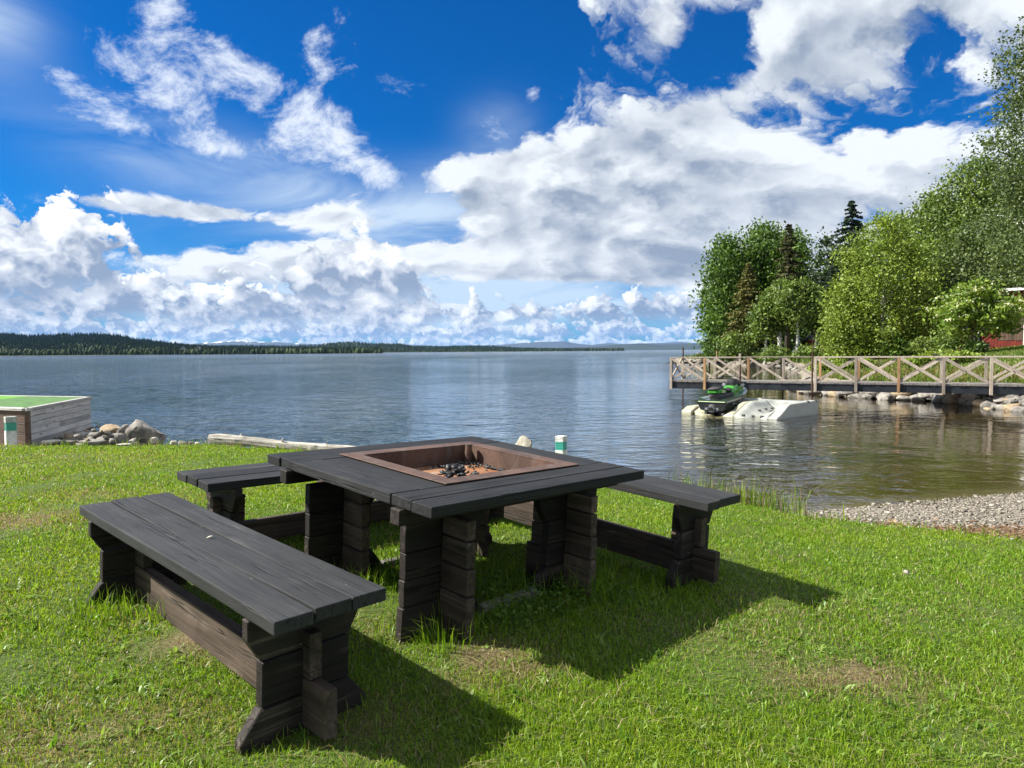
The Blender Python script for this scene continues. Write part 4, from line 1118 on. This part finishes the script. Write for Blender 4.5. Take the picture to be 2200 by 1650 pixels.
b = MB(); b.prism([(-3, 1.85), (3, 1.85), (0, 3.6)], -.3, 4.3); b.build('roof', M['tin'], ct)
for x in (-1.4, .9):
    b = MB(); b.box((x-.5, -.04, .2), (x+.5, -.002, 1.4)); w = b.build('window', M['white'], ct)
    b = MB(); b.box((x-.38, -.06, .3), (x+.38, -.041, 1.3)); b.build('pane', M['black'], w)
GF = 'white cottages on the far shore'
for i, (px, py, s) in enumerate(((392, 752, 5), (424, 751.5, 6), (30, 757, 6), (172, 757, 4))):
    q = at(px, py, 1640); q.z = max(q.z, 3)
    c = empty('far_cottage', q); tag(c, 'tiny pale cottage on the far shore, '+('left of the pair at the hill end', 'right of the pair at the hill end', 'nearest the left picture edge', 'alone below the hilltop')[i], 'cottage', GF)
    b = MB(); b.box((-s, 0, -3), (s, 6, 4)); b.build('wall', M['white'], c)
    b = MB(); b.prism([(-s-.5, 3.9), (s+.5, 3.9), (0, 8)], -.5, 6.5); b.build('roof', M['tin'], c)
# ------------------------------------------------------------------ trees
def leaf_quads(C, size, r, flat=.0, aspect=1.5):
    """one diamond per centre, turned at random"""
    n = len(C)
    a = r.normal(size=(n, 3)); a /= np.linalg.norm(a, axis=1)[:, None]
    if flat: a[:, 2] *= (1-flat); a /= np.linalg.norm(a, axis=1)[:, None]
    b = r.normal(size=(n, 3)); b -= (b*a).sum(1)[:, None]*a; b /= np.linalg.norm(b, axis=1)[:, None]
    s = size*r.uniform(.65, 1.3, n)[:, None]
    V = np.stack([C+a*s*.5*aspect, C+b*s*.42, C-a*s*.5*aspect, C-b*s*.42], 1)
    return V.reshape(-1, 3), np.arange(n*4).reshape(n, 4)
def mixcol(r, n, cols, j=.22):
    cols = np.array(cols); w = r.random(n)*(len(cols)-1); i = np.minimum(w.astype(int), len(cols)-2); f = (w-i)[:, None]
    c = cols[i]*(1-f)+cols[i+1]*f
    return c*r.uniform(1-j, 1+j, (n, 1))
def build_tree(name, lab, cat, loc, H, R, base, cols, n_cl, per, leaf, shape, seed, bark, spread=.5, weep=0.0, trunks=1, tr=.16, lean=0.0, group=None, skew=(0, 0), aspect=1.5, blossom=0, lobes=.3, clip=None):
    """shape(t) -> crown radius share, t from crown base to top; base = height where the crown starts"""
    r = np.random.default_rng(seed)
    root = empty(name, loc); tag(root, lab, cat, group)
    # cluster centres
    t = r.random(n_cl*3); keep = r.random(len(t)) < (np.array([shape(v) for v in t])+.08); t = t[keep][:n_cl]
    n = len(t); ang = r.uniform(0, 2*math.pi, n)
    k1, k2, k3 = r.uniform(0, 6.28, 3)
    lob = 1+lobes*(np.sin(ang*3+k1+t*5)*.5+np.sin(ang*5+k2-t*9)*.3+np.sin(t*16+k3+ang*2)*.35)
    rho = np.sqrt(r.uniform(.10, 1.0, n))
    rad = R*np.array([shape(v) for v in t])*lob*rho
    C = np.stack([rad*np.cos(ang)+skew[0]*t, rad*np.sin(ang)+skew[1]*t, base+(H-base)*t], -1)
    # leaves round every centre
    sg = spread*r.uniform(.6, 1.3, n)
    L = np.repeat(C, per, 0)+r.normal(size=(n*per, 3))*np.repeat(sg, per)[:, None]*np.array([1, 1, .62])
    if weep: L[:, 2] -= r.exponential(weep, n*per)*(r.random(n*per) < .7)
    cl = np.repeat(mixcol(r, n, cols, .15), per, 0)*r.uniform(.8, 1.25, (n*per, 1))
    ok = L[:, 2] > .15; L, cl = L[ok], cl[ok]
    V, F = leaf_quads(L, leaf, r, .0, aspect)
    np_mesh('crown', V, F, M['leaf'], root, np.repeat(cl, 4, 0))
    if blossom:
        j = np.argsort(-(rho+.25*t+r.random(n)*.3))[:blossom]; blossom = len(j); Bc = C[j]*np.array([1.05, 1.05, 1.0])+np.array([0, 0, .12])
        B = np.repeat(Bc, 16, 0)+r.normal(size=(blossom*16, 3))*np.array([.09, .09, .04])
        V, F = leaf_quads(B, .13, r, .6, 1.0)
        np_mesh('blossom', V, F, M['leaf'], root, np.full((len(V), 3), (.70, .70, .50)))
    b = MB()
    for q in range(trunks):
        a = r.uniform(0, 6.28); off = Vector((math.cos(a), math.sin(a), 0))*(0 if trunks == 1 else .12+.2*r.random())
        top = Vector((skew[0]*.8+lean+(0 if trunks == 1 else off.x*4), skew[1]*.8+(0 if trunks == 1 else off.y*4), H*.93))
        pts = [off+Vector((0, 0, -.4))]+[off.lerp(top, s)+Vector((r.normal()*.10, r.normal()*.10, 0))*(s*2) for s in (.06, .2, .35, .5, .65, .8, 1)]
        b.tube(pts, [tr*1.35, tr*1.1, tr*.9, tr*.75, tr*.6, tr*.42, tr*.25, tr*.08], 8)
    for i in r.choice(n, min(n, 46), replace=False):
        c = Vector(C[i]); s = max(.12, min(.9, (c.z-(math.hypot(c.x, c.y))*.75)/(H*.93))); st = Vector((top.x*s, top.y*s, H*.93*s))
        m = st.lerp(c, .5)+Vector((0, 0, .12*(c-st).length*(1 if not weep else 1.6)))
        w = tr*.34*(1-s*.6); b.tube([st, m, c], [w, w*.6, w*.15], 5, False)
    b.build('trunk', bark, root, smooth=True)
    return root
def mat_bark(name, pale):
    m, nt, p, out = new_mat(name)
    v = texco(nt)
    n = noise(nt, scaled(nt, v, (1.2, 1.2, 5)), 2.0, 5, .65, .5); f = noise(nt, v, 9, 4, .6)
    z = nt.nodes.new('ShaderNodeSeparateXYZ'); nt.links.new(v, z.inputs[0])
    if pale: c = mixc(nt, n.smooth(.54, .62), mixc(nt, f, (.42, .40, .36), (.68, .66, .61)), (.04, .036, .033))
    else: c = mixc(nt, f, (.035, .028, .022), (.11, .09, .072))
    setc(nt, p, 'Base Color', c); p.inputs['Roughness'].default_value = .85; bump(nt, p, f, .02)
    return m
M['birch_bark'] = mat_bark('birch_bark', True); M['bark'] = mat_bark('dark_bark', False)
dome = lambda t: max(.0, math.sin(math.pi*min(1, t*.86+.14)))**.55
egg = lambda t: max(.0, math.sin(math.pi*min(1, t*.80+.20)**1.15))**.7
cone = lambda t: max(.03, (1-t)**.85)*min(1, .45+t*4)
tall = lambda t: min(1, .55+t*1.2)*max(.0, 1-t**3.2)**.6
DKG = [(0.039, 0.080, 0.010), (0.069, 0.133, 0.015), (0.106, 0.177, 0.022)]
BRI = [(0.092, 0.140, 0.016), (0.157, 0.223, 0.024), (0.216, 0.278, 0.041)]
MID = [(0.056, 0.097, 0.016), (0.103, 0.156, 0.024), (0.150, 0.205, 0.039)]
GRY = [(0.036, 0.060, 0.026), (0.058, 0.089, 0.041), (0.084, 0.120, 0.058)]
OLV = [(0.069, 0.076, 0.021), (0.115, 0.113, 0.032), (0.161, 0.147, 0.041)]
def base_at(px, d):
    x = (px-1100)/FPX*d
    return Vector((x, d, max(gz(x, d), .5)))
def tree_px(name, lab, cat, px, ytop, d, wpx, cols, n_cl, per, leaf, shape, seed, bark, base_share=.12, **kw):
    q = base_at(px, d); H = up(px, ytop, d)-q.z
    return build_tree(name, lab, cat, q, H, wpx/2/FPX*d, H*base_share, cols, n_cl, per, leaf, shape, seed, bark, **kw)
def spruce(lab, px, ytop, d, wpx, cols, seed, base_share=.1, dens=1.0, droop=.35, group=None):
    r = np.random.default_rng(seed); q = base_at(px, d); H = up(px, ytop, d)-q.z; R = wpx*.72/FPX*d
    root = empty('spruce_tree', q); tag(root, lab, 'tree', group)
    P, A = [], []; z = H*base_share; lv = 0
    while z < H*.985:
        t = (z-H*base_share)/(H*(1-base_share)); L = R*((1-t)**.8*.97+.03)*min(1, .55+t*5)
        nb = int(7+5*(1-t))
        for k in range(nb):
            a = r.uniform(0, 6.28); l = L*r.uniform(.55, 1.12); m = max(4, int(l/.16*dens))
            s = (np.arange(m)+.5)/m
            zz = z+l*(.18*s-droop*s*s)+r.normal(0, .05)+(s > .8)*l*.05
            for _ in range(3):
                side = r.normal(0, 1, m)*(.10+.16*(1-s))*min(1, l*.6)
                P.append(np.stack([l*s*math.cos(a)-side*math.sin(a), l*s*math.sin(a)+side*math.cos(a), zz-np.abs(side)*.25], -1))
        z += (.34+.25*(1-t))*min(1.2, H/14); lv += 1
    C = np.concatenate(P); V, F = leaf_quads(C, .30, r, .3, 1.5)
    c = mixcol(r, len(C), cols, .25); np_mesh('crown', V, F, M['needle'], root, np.repeat(c, 4, 0))
    b = MB(); b.tube([(0, 0, -.4), (0, 0, H*.3), (0, 0, H*.7), (0, 0, H)], [R*.085+.08, R*.07+.05, R*.035+.03, .02], 8); b.build('trunk', M['bark'], root, smooth=True)
BB, BK = M['birch_bark'], M['bark']
GW = 'dark leafy trees at the back of the wood'
# the point
tree_px('maple_tree', 'dark green rounded tree at the outer tip of the wooded point', 'tree', 1562, 512, 112, 116, DKG, 420, 40, .36, tall, 41, BK, .03, spread=.95, lobes=.22)
tree_px('maple_tree', 'tall dark green tree behind the two brownish spruces of the point', 'tree', 1636, 486, 114, 150, DKG, 480, 40, .36, tall, 42, BK, .05, spread=1.0, lobes=.22)
tree_px('maple_tree', 'dark green tree right of the tall spruce on the point', 'tree', 1700, 500, 110, 96, DKG, 300, 38, .36, tall, 43, BK, .08, spread=.95, lobes=.2)
spruce('short olive brown spruce with bare lower trunk on the point', 1606, 566, 92, 92, OLV, 51, .16, 1.0)
spruce('tall brownish spruce rising over the small birches of the point', 1692, 481, 100, 92, [(.030, .036, .014), (.052, .054, .02), (.075, .07, .026)], 52, .2, 1.0)
GBI = 'small birches on the point'
for i, (px, yt, w, d, lab) in enumerate(((1644, 640, 62, 82, 'small drooping birch at the outer end of the birch clump'), (1680, 604, 84, 84, 'drooping birch with leaning white trunk in the middle of the clump'), (1712, 596, 92, 80, 'fullest drooping birch of the clump on the point'), (1752, 618, 76, 86, 'darker drooping birch at the inner end of the clump'))):
    tree_px('birch_tree', lab, 'tree', px, yt, d, w, MID, 140, 36, .24, egg, 60+i, BB, .46, spread=.40, weep=.35, trunks=1 if i != 1 else 2, tr=.19, lean=(.2, -.6, .1, .3)[i], group=GBI, lobes=.25)
tree_px('birch_tree', 'thin grey green tree with gaps of sky beside the tallest spruce', 'tree', 1780, 500, 98, 92, GRY, 120, 30, .36, tall, 70, BK, .1, spread=.6, lobes=.5)
spruce('tallest dark spruce standing clear above the other crowns', 1826, 432, 86, 150, [(.010, .022, .012), (.018, .034, .018), (.028, .046, .022)], 53, .1, 1.0, .42)
# the big bright birch and the tall wood on the right
tree_px('birch_tree', 'big bright yellow green birch standing behind the pier', 'tree', 1893, 462, 54, 205, BRI, 620, 46, .150, egg, 71, BB, .03, spread=.42, weep=.35, tr=.14, lobes=.25)
tree_px('birch_tree', 'low leafy birch filling in under the left of the big bright birch', 'tree', 1822, 610, 55, 100, BRI, 250, 42, .150, dome, 72, BK, .02, spread=.4, weep=.2, lobes=.25)
tree_px('birch_tree', 'tall mid green birch just behind the big bright birch', 'tree', 2000, 405, 66, 120, MID, 380, 42, .20, tall, 73, BK, .1, spread=.55, weep=.3, lobes=.4)
tree_px('birch_tree', 'very tall green birch over the shed roof', 'tree', 2082, 338, 62, 190, MID, 600, 42, .195, dome, 74, BB, .12, spread=.55, weep=.45, lobes=.4, tr=.2)
tree_px('birch_tree', 'pale green drooping birch in front of the tall wood, left of the shed', 'tree', 2110, 470, 52, 170, [(.050, .078, .022), (.08, .12, .032), (.115, .15, .046)], 480, 44, .155, dome, 75, BB, .22, spread=.45, weep=.6, lobes=.3)
tree_px('birch_tree', 'tall birch at the right edge behind the shed', 'tree', 2205, 330, 60, 150, MID, 380, 42, .20, tall, 76, BK, .1, spread=.55, weep=.4, lobes=.4)
tree_px('birch_tree', 'nearest tall birch reaching in from the right edge with open sprays of leaves', 'tree', 2225, 40, 34, 210, [(.040, .066, .018), (.07, .105, .026), (.11, .15, .04)], 560, 50, .105, tall, 77, BB, .22, spread=.36, weep=.30, lobes=.6, tr=.2)
tree_px('rowan_tree', 'low flowering tree with cream blossom in front of the red shed', 'tree', 2098, 612, 40, 158, [(.07, .13, .012), (.125, .195, .02), (.18, .245, .03)], 170, 44, .15, dome, 78, BK, .30, spread=.30, trunks=3, tr=.09, blossom=170, lobes=.35, aspect=1.8)
for i, (px, yt, d, w, c) in enumerate(((1760, 560, 122, 110, DKG), (1850, 520, 108, 120, DKG), (1930, 470, 92, 130, MID), (2010, 480, 84, 130, DKG), (2090, 420, 82, 150, DKG), (2190, 400, 78, 150, MID))):
    tree_px('leafy_tree', 'dark leafy tree at the back of the wood '+('above the mooring pole', 'left behind the big birch', 'straight behind the big birch', 'just right of the big birch', 'behind the shed roof', 'at the right picture edge')[i], 'tree', px, yt, d, w, c, 150, 30, .42, tall, 90+i, BK, .03, spread=.85, group=GW, lobes=.25)
# ------------------------------------------------------------------ bushes
def bush(px, ytop, d, wpx, cols, seed, lab, leaf=.16, n=60, per=30, group=None):
    q = base_at(px, d); H = max(.5, up(px, ytop, d)-q.z); r = np.random.default_rng(seed); R = wpx/2/FPX*d
    return build_tree('shrub', lab, 'shrub', q, H, R, .12, cols, n, per, leaf, dome, seed, BK, spread=min(.35, H*.2), trunks=3, tr=.03, group=group, lobes=.3)
bush(1585, 708, 88, 74, [(.06, .10, .016), (.10, .15, .025), (.13, .18, .03)], 111, 'bright green shrub at the foot of the olive spruce', .26, 80)
bush(1540, 660, 100, 62, DKG, 112, 'dark green shrub at the outer tip of the point', .3, 80)
bush(1662, 746, 80, 60, MID, 113, 'low green shrub under the small birches', .2, 50)
bush(1736, 744, 78, 50, MID, 114, 'low green shrub between the birch clump and the mooring pole', .2, 50)
bush(1930, 716, 52, 90, DKG, 115, 'dark shrub behind the lawn between big birch and shed', .15, 70)
bush(1985, 728, 50, 60, MID, 116, 'small dark shrub left of the flowering tree', .15, 50)
bush(2048, 712, 43, 60, MID, 118, 'leafy shrub in front of the left end of the shed', .12, 70)
bush(2098, 735, 39.5, 40, DKG, 117, 'dark green growth round the stems of the flowering tree', .12, 50)
GB2 = 'bushes on the bank behind the pier railing'
for i, (px, yt, d, w, lab) in enumerate(((1768, 772, 40, 60, 'leafy bush by the mooring pole behind the railing'), (1815, 778, 39, 56, 'leafy bush behind the second railing cross from the mooring pole'), (1855, 780, 38, 50, 'leafy bush left of the tan railing post'), (2020, 772, 36, 76, 'tall leafy bush behind the middle railing crosses'), (2060, 785, 34, 70, 'broad leafy bush behind the railing left of the picture edge'), (1975, 790, 34, 46, 'small leafy bush just right of the tan railing post'))):
    bush(px, yt, d, w, BRI, 120+i, lab, .13, 55, 30, GB2)
# ------------------------------------------------------------------ grass
def blades(name, X, Y, h, w, col, lean=.5, seed=0, zoff=-.004, parent=None, kind='stuff', z=None):
    r = np.random.default_rng(seed); n = len(X)
    Z = ground_z(X, Y)+zoff if z is None else z
    a = r.uniform(0, 2*math.pi, n); l = np.abs(r.normal(0, lean, n))+.08
    dx, dy = np.cos(a), np.sin(a)
    fa = r.uniform(0, 2*math.pi, n); sx, sy = np.cos(fa)*w*.5, np.sin(fa)*w*.5
    P = np.stack([X, Y, Z], -1)
    m = np.stack([dx*l*h*.32, dy*l*h*.32, h*.62*np.maximum(.35, 1-l*.25)], -1); t = np.stack([dx*l*h, dy*l*h, h*np.maximum(.25, 1-l*.45)], -1)
    s = np.stack([sx, sy, 0*sx], -1)
    V = np.stack([P-s, P+s, P+m+s*.8, P+m-s*.8, P+t], 1).reshape(-1, 3)
    b = (np.arange(n)*5)[:, None]
    C = np.repeat(col, 5, 0).reshape(n, 5, 3)
    C[:, 4] *= 1.08
    o = np_mesh(name, V, [b+np.array([[0, 1, 2, 3]]), b+np.array([[3, 2, 4]])], M['blade'], parent, C.reshape(-1, 3))
    if kind: o['kind'] = kind
    return o
def scatter(n, d0, d1, seed, margin=1.12, lo=-1.0, hi=1.0, power=1.0):
    r = np.random.default_rng(seed); u = r.random(n)
    d = (d0**(1-power)+(d1**(1-power)-d0**(1-power))*u)**(1/(1-power)) if power != 1 else d0*(d1/d0)**u
    x = d*r.uniform(lo, hi, n)*(1100/FPX)*margin
    return x, d
GREEN = np.array([(.080, .155, .010), (.130, .235, .014), (.170, .280, .018), (.225, .31, .026)])
STRAW = np.array([(.16, .13, .055), (.27, .215, .11), (.36, .30, .17)])
def lawn():
    x, y = scatter(520000, 1.55, 11.2, 1, 1.15, power=.45)
    # the lawn goes on past both sides of the view
    x2, y2 = scatter(190000, .9, 9.8, 6, 1.0, 1.13, 1.9, power=.3); x3, y3 = scatter(120000, .9, 9.8, 7, 1.0, -1.7, -1.13, power=.3)
    x, y = np.r_[x, x2, x3], np.r_[y, y2, y3]
    _, _, sd, _ = ground_parts(x, y); r = np.random.default_rng(2)
    dr = dryness(x, y)
    ok = (sd < .03) & (r.random(len(x)) > dr*.38-.05); x, y, dr = x[ok], y[ok], dr[ok]
    n = len(x)
    lush = np.clip(.55+wobble(x, y, 1.6, 9)*.35, 0, 1)
    h = r.uniform(.018, .042, n)*(1-.40*dr)*(.8+.35*lush); w = (.0016+.00085*y)*r.uniform(.7, 1.3, n)
    c = mixcol(r, n, GREEN, .22); straw = mixcol(r, n, STRAW, .2)
    yel = np.clip(wobble(x, y, 2.4, 14)*.4+.25-x*.04, 0, 1)[:, None]
    c = c*(1.08+yel*np.array([[.38, .14, .0]]))
    k = (r.random(n) < np.clip(dr*1.0-.03, .015, .85))[:, None]
    c = np.where(k, straw, c)
    blades('lawn_grass', x, y, h, w, c, .75, 3)
lawn()
def tufts(name, spots, seed, cols=GREEN, wmul=1.0, lean=.35):
    r = np.random.default_rng(seed); X, Y, H, Wd = [], [], [], []
    for (cx, cy), rad, n, h in spots:
        a = r.uniform(0, 6.28, n); q = rad*np.sqrt(r.random(n))
        X.append(cx+q*np.cos(a)); Y.append(cy+q*np.sin(a)); H.append(h*r.uniform(.35, 1.45, n)); Wd.append(np.full(n, .0032+.0003*cy)*wmul)
    X, Y, H, Wd = map(np.concatenate, (X, Y, H, Wd))
    return blades(name, X, Y, H, Wd*r.uniform(.6, 1.3, len(X)), mixcol(r, len(X), cols, .25), lean, seed)
def fxy(F, u, v): p = fpt(F, u, v, .8); return (p.x, p.y)
sp = [(fxy(FT, .30, .22), .14, 130, .14), (fxy(FT, .52, .12), .10, 60, .12), (fxy(FT, .15, .45), .10, 60, .10), (fxy(FT, .8, .35), .22, 160, .13), (fxy(FT, 1.2, .40), .25, 200, .13), (fxy(FT, 1.5, .18), .18, 160, .17), (fxy(FT, 1.75, .30), .14, 110, .16),
      (fxy(FT, .35, 1.15), .18, 170, .13), (fxy(FT, .65, 1.25), .2, 130, .11), (fxy(FT, .9, .9), .45, 500, .11), (fxy(FT, 1.1, 1.3), .3, 200, .1), (fxy(FT, 2.35, -.05), .12, 60, .09), (fxy(FT, 2.7, -.15), .14, 60, .08),
      (fxy(FA, .02, 2.15), .13, 110, .11), (fxy(FA, .28, 1.98), .16, 130, .11), (fxy(FA, .1, .15), .10, 40, .06), (fxy(FA, .5, .12), .12, 50, .06), (fxy(FA, .75, .6), .18, 90, .07), (fxy(FA, .62, .3), .10, 60, .06), (fxy(FT, -.1, 2.45), .15, 60, .08), (fxy(FT, 1.9, -.1), .2, 120, .11)]
tufts('tall_grass', sp, 21, lean=.45)
# reeds and straws on the lip of the bank
def lip():
    r = np.random.default_rng(33); n = 2120
    x = np.r_[r.uniform(-8.5, 2.2, 1300), r.normal(2.55, .25, 420), r.uniform(2.7, 5.6, 400)]; y = edge_y(x)+r.normal(.02, .09, n)-.02
    h = np.where((x > 1.9) & (x < 2.9), r.uniform(.10, .34, n), r.uniform(.05, .13, n)); h *= np.where(r.random(n) < .03, 1.9, 1)
    col = np.where((r.random(n) < .3)[:, None], mixcol(r, n, STRAW*.9, .2), mixcol(r, n, GREEN, .2))
    blades('shore_grass', x, y, h, r.uniform(.005, .010, n), col, .32, 34)
    X, Y, H = [], [], []
    for px, d in ((1468, 8.5), (1490, 8.3), (1518, 8.2), (1524, 8.15), (1500, 8.3), (1205, 10.2), (1540, 7.9), (1452, 8.6), (640, 10.5), (520, 10.8), (700, 10.4), (1570, 7.6)):
        X.append((px-1100)/FPX*d); Y.append(d); H.append(r.uniform(.28, .62))
    X, Y, H = map(np.array, (X, Y, H))
    blades('shore_grass', X, Y, H, np.full(len(X), .007), mixcol(r, len(X), STRAW*.6, .2), .12, 35)
lip()
# rough grass on the far bank
def bank_grass():
    r = np.random.default_rng(44); n = 62000
    y = r.uniform(23, 62, n); x = right_x(y)+.9+r.uniform(0, 1, n)**1.3*16; ok = (x/y < .80); x, y = x[ok], y[ok]; n = len(x)
    c = np.where((r.random(n) < .42+.25*np.sin(x*1.3+y*.7))[:, None]*(((x-right_x(y)) < 6)[:, None]), mixcol(r, n, [(.16, .14, .05), (.24, .20, .08)], .2), mixcol(r, n, [(.06, .11, .014), (.10, .16, .02), (.14, .20, .03)], .2))
    blades('bank_grass', x, y, r.uniform(.08, .26, n)*np.where((x-right_x(y)) < 5, 1.25, .7), r.uniform(.03, .07, n), c, .6, 45, -.02)
    y = r.uniform(62, 125, 9000); x = right_x(y)+.8+r.uniform(0, 14, 9000)
    blades('bank_grass', x, y, r.uniform(.3, .7, 9000), r.uniform(.12, .25, 9000), mixcol(r, 9000, [(.05, .09, .014), (.11, .15, .03)], .2), .6, 46, -.02)
bank_grass()
def lawn_weeds():
    r = np.random.default_rng(77); n = 1500
    x, y = scatter(n, 1.7, 9.5, 78, 1.1, power=.3); _, _, sd, _ = ground_parts(x, y); ok = sd < -.1; x, y = x[ok], y[ok]; n = len(x)
    m = 6; a = r.uniform(0, 6.28, (n, m)); q = r.uniform(.008, .034, (n, m)); s = r.uniform(.6, 1.2, (n, 1))
    X = (x[:, None]+np.cos(a)*q*s).ravel(); Y = (y[:, None]+np.sin(a)*q*s).ravel(); h = np.repeat((r.uniform(.03, .065, n)), m)
    c = np.repeat(mixcol(r, n, [(.10, .20, .025), (.17, .27, .05), (.24, .33, .08)], .2), m, 0)
    blades('lawn_weeds', X, Y, h, r.uniform(.007, .014, n*m), c, 1.1, 79)
    # longer, paler stalks and clumps that the mower missed
    k = 5200; x, y = scatter(k, 1.7, 10.5, 81, 1.1, power=.4); cl = wobble(x, y, 4.2, 31); _, _, sd, _ = ground_parts(x, y); ok = (sd < 0) & (cl > .25); x, y = x[ok], y[ok]; k = len(x)
    c = np.where((r.random(k) < .3)[:, None], mixcol(r, k, STRAW, .2), mixcol(r, k, GREEN, .2))
    blades('lawn_weeds', x, y, r.uniform(.045, .085, k), .0022+.0006*y, c, .8, 82)
    # dead clippings lying flat
    k = 7000; x, y = scatter(k, 1.6, 8, 83, 1.1, power=.3); ok = ground_parts(x, y)[2] < 0; x, y = x[ok], y[ok]; k = len(x)
    blades('dead_grass', x, y, r.uniform(.02, .06, k), .0018+.0006*y, mixcol(r, k, STRAW, .25), 2.2, 84, .012)
lawn_weeds()
# clover and small weeds under the table edge
def weeds():
    r = np.random.default_rng(55); C = []
    for (u, v), rad, n in (((.95, .20), .22, 260), ((1.2, .12), .2, 200), ((.7, .10), .12, 90), ((1.55, .0), .16, 90), ((.8, .55), .2, 160)):
        p = fpt(FT, u, v, .8); a = r.uniform(0, 6.28, n); q = rad*np.sqrt(r.random(n)); C.append(np.stack([p.x+q*np.cos(a), p.y+q*np.sin(a), r.uniform(.02, .10, n)], -1))
    C = np.concatenate(C); C[:, 2] += ground_z(C[:, 0], C[:, 1])
    V, F = leaf_quads(C, .022, r, .0, 1.2); V = V.reshape(-1, 4, 3); c = V.mean(1, keepdims=True); V = c+(V-c)*np.array([1, 1, .4])
    o = np_mesh('clover', V.reshape(-1, 3), F, M['leaf'], None, np.repeat(mixcol(r, len(C), [(.05, .11, .012), (.10, .18, .02)], .2), 4, 0)); tag(o, kind='stuff')
weeds()
# ------------------------------------------------------------------ gravel beach
def gravel():
    r = np.random.default_rng(66); n = 15000
    x = r.uniform(2.3, 8.6, n*2); y = r.uniform(5.9, 10.9, n*2)
    _, _, sd, t = ground_parts(x, y); ok = (sd > -.02) & (t < 1.06); x, y = x[ok][:n], y[ok][:n]; n = len(x)
    base, F = rock_arrays(r, 1, 5); k = len(base)
    s = r.uniform(.008, .024, n)*np.where(r.random(n) < .05, 1.8, 1); a = r.uniform(0, 6.28, n); c, d = np.cos(a), np.sin(a)
    B = base[None]*np.stack([s, s*r.uniform(.6, 1, n), s*r.uniform(.4, .7, n)], -1)[:, None, :]
    V = np.stack([B[..., 0]*c[:, None]-B[..., 1]*d[:, None], B[..., 0]*d[:, None]+B[..., 1]*c[:, None], B[..., 2]], -1)
    V += np.stack([x, y, ground_z(x, y)+s*.3], -1)[:, None, :]
    col = mixcol(r, n, [(.10, .088, .068), (.20, .178, .145), (.33, .30, .255)], .35); col = np.where((np.abs(sd[ok][:n]-.12) < .16)[:, None], mixcol(r, n, [(.26, .265, .26), (.42, .43, .42)], .15), col)
    o = np_mesh('beach_gravel', V.reshape(-1, 3), (F[None]+(np.arange(n)*k)[:, None, None]).reshape(-1, 3), M['stone_tint'], None, np.repeat(col, k, 0)); tag(o, kind='stuff')
    m = 1500; x = r.normal(4.9, .55, m); y = edge_y(x)+np.abs(r.normal(.55, .3, m)); C = np.stack([x, y, ground_z(x, y)+.018], -1)
    V, F = leaf_quads(C, .045, r, .2, 2.2); V = V.reshape(-1, 4, 3); c = V.mean(1, keepdims=True); V = c+(V-c)*np.array([1, 1, .35])
    o = np_mesh('leaf_litter', V.reshape(-1, 3), F, M['leaf'], None, np.repeat(mixcol(r, m, [(.07, .035, .02), (.20, .12, .07), (.3, .2, .12)], .2), 4, 0)); tag(o, kind='stuff')
M['stone_tint'] = mat_tint('gravel_stone', 0.0, .85, .3)
gravel()
# ------------------------------------------------------------------ air
def haze():
    b = MB(); b.box((-24000, -40, -4.4), (24000, 27500, 700))
    m = bpy.data.materials.new('haze'); m.use_nodes = True; nt = m.node_tree; nt.nodes.clear()
    out = nt.nodes.new('ShaderNodeOutputMaterial'); v = nt.nodes.new('ShaderNodeVolumePrincipled')
    v.inputs['Color'].default_value = (.14, .42, 1.0, 1); v.inputs['Density'].default_value = HAZE; v.inputs['Anisotropy'].default_value = 0.0
    nt.links.new(v.outputs[0], out.inputs['Volume'])
    o = b.build('haze', m); tag(o, kind='stuff')
HAZE = 1.1e-5
if HAZE: haze()
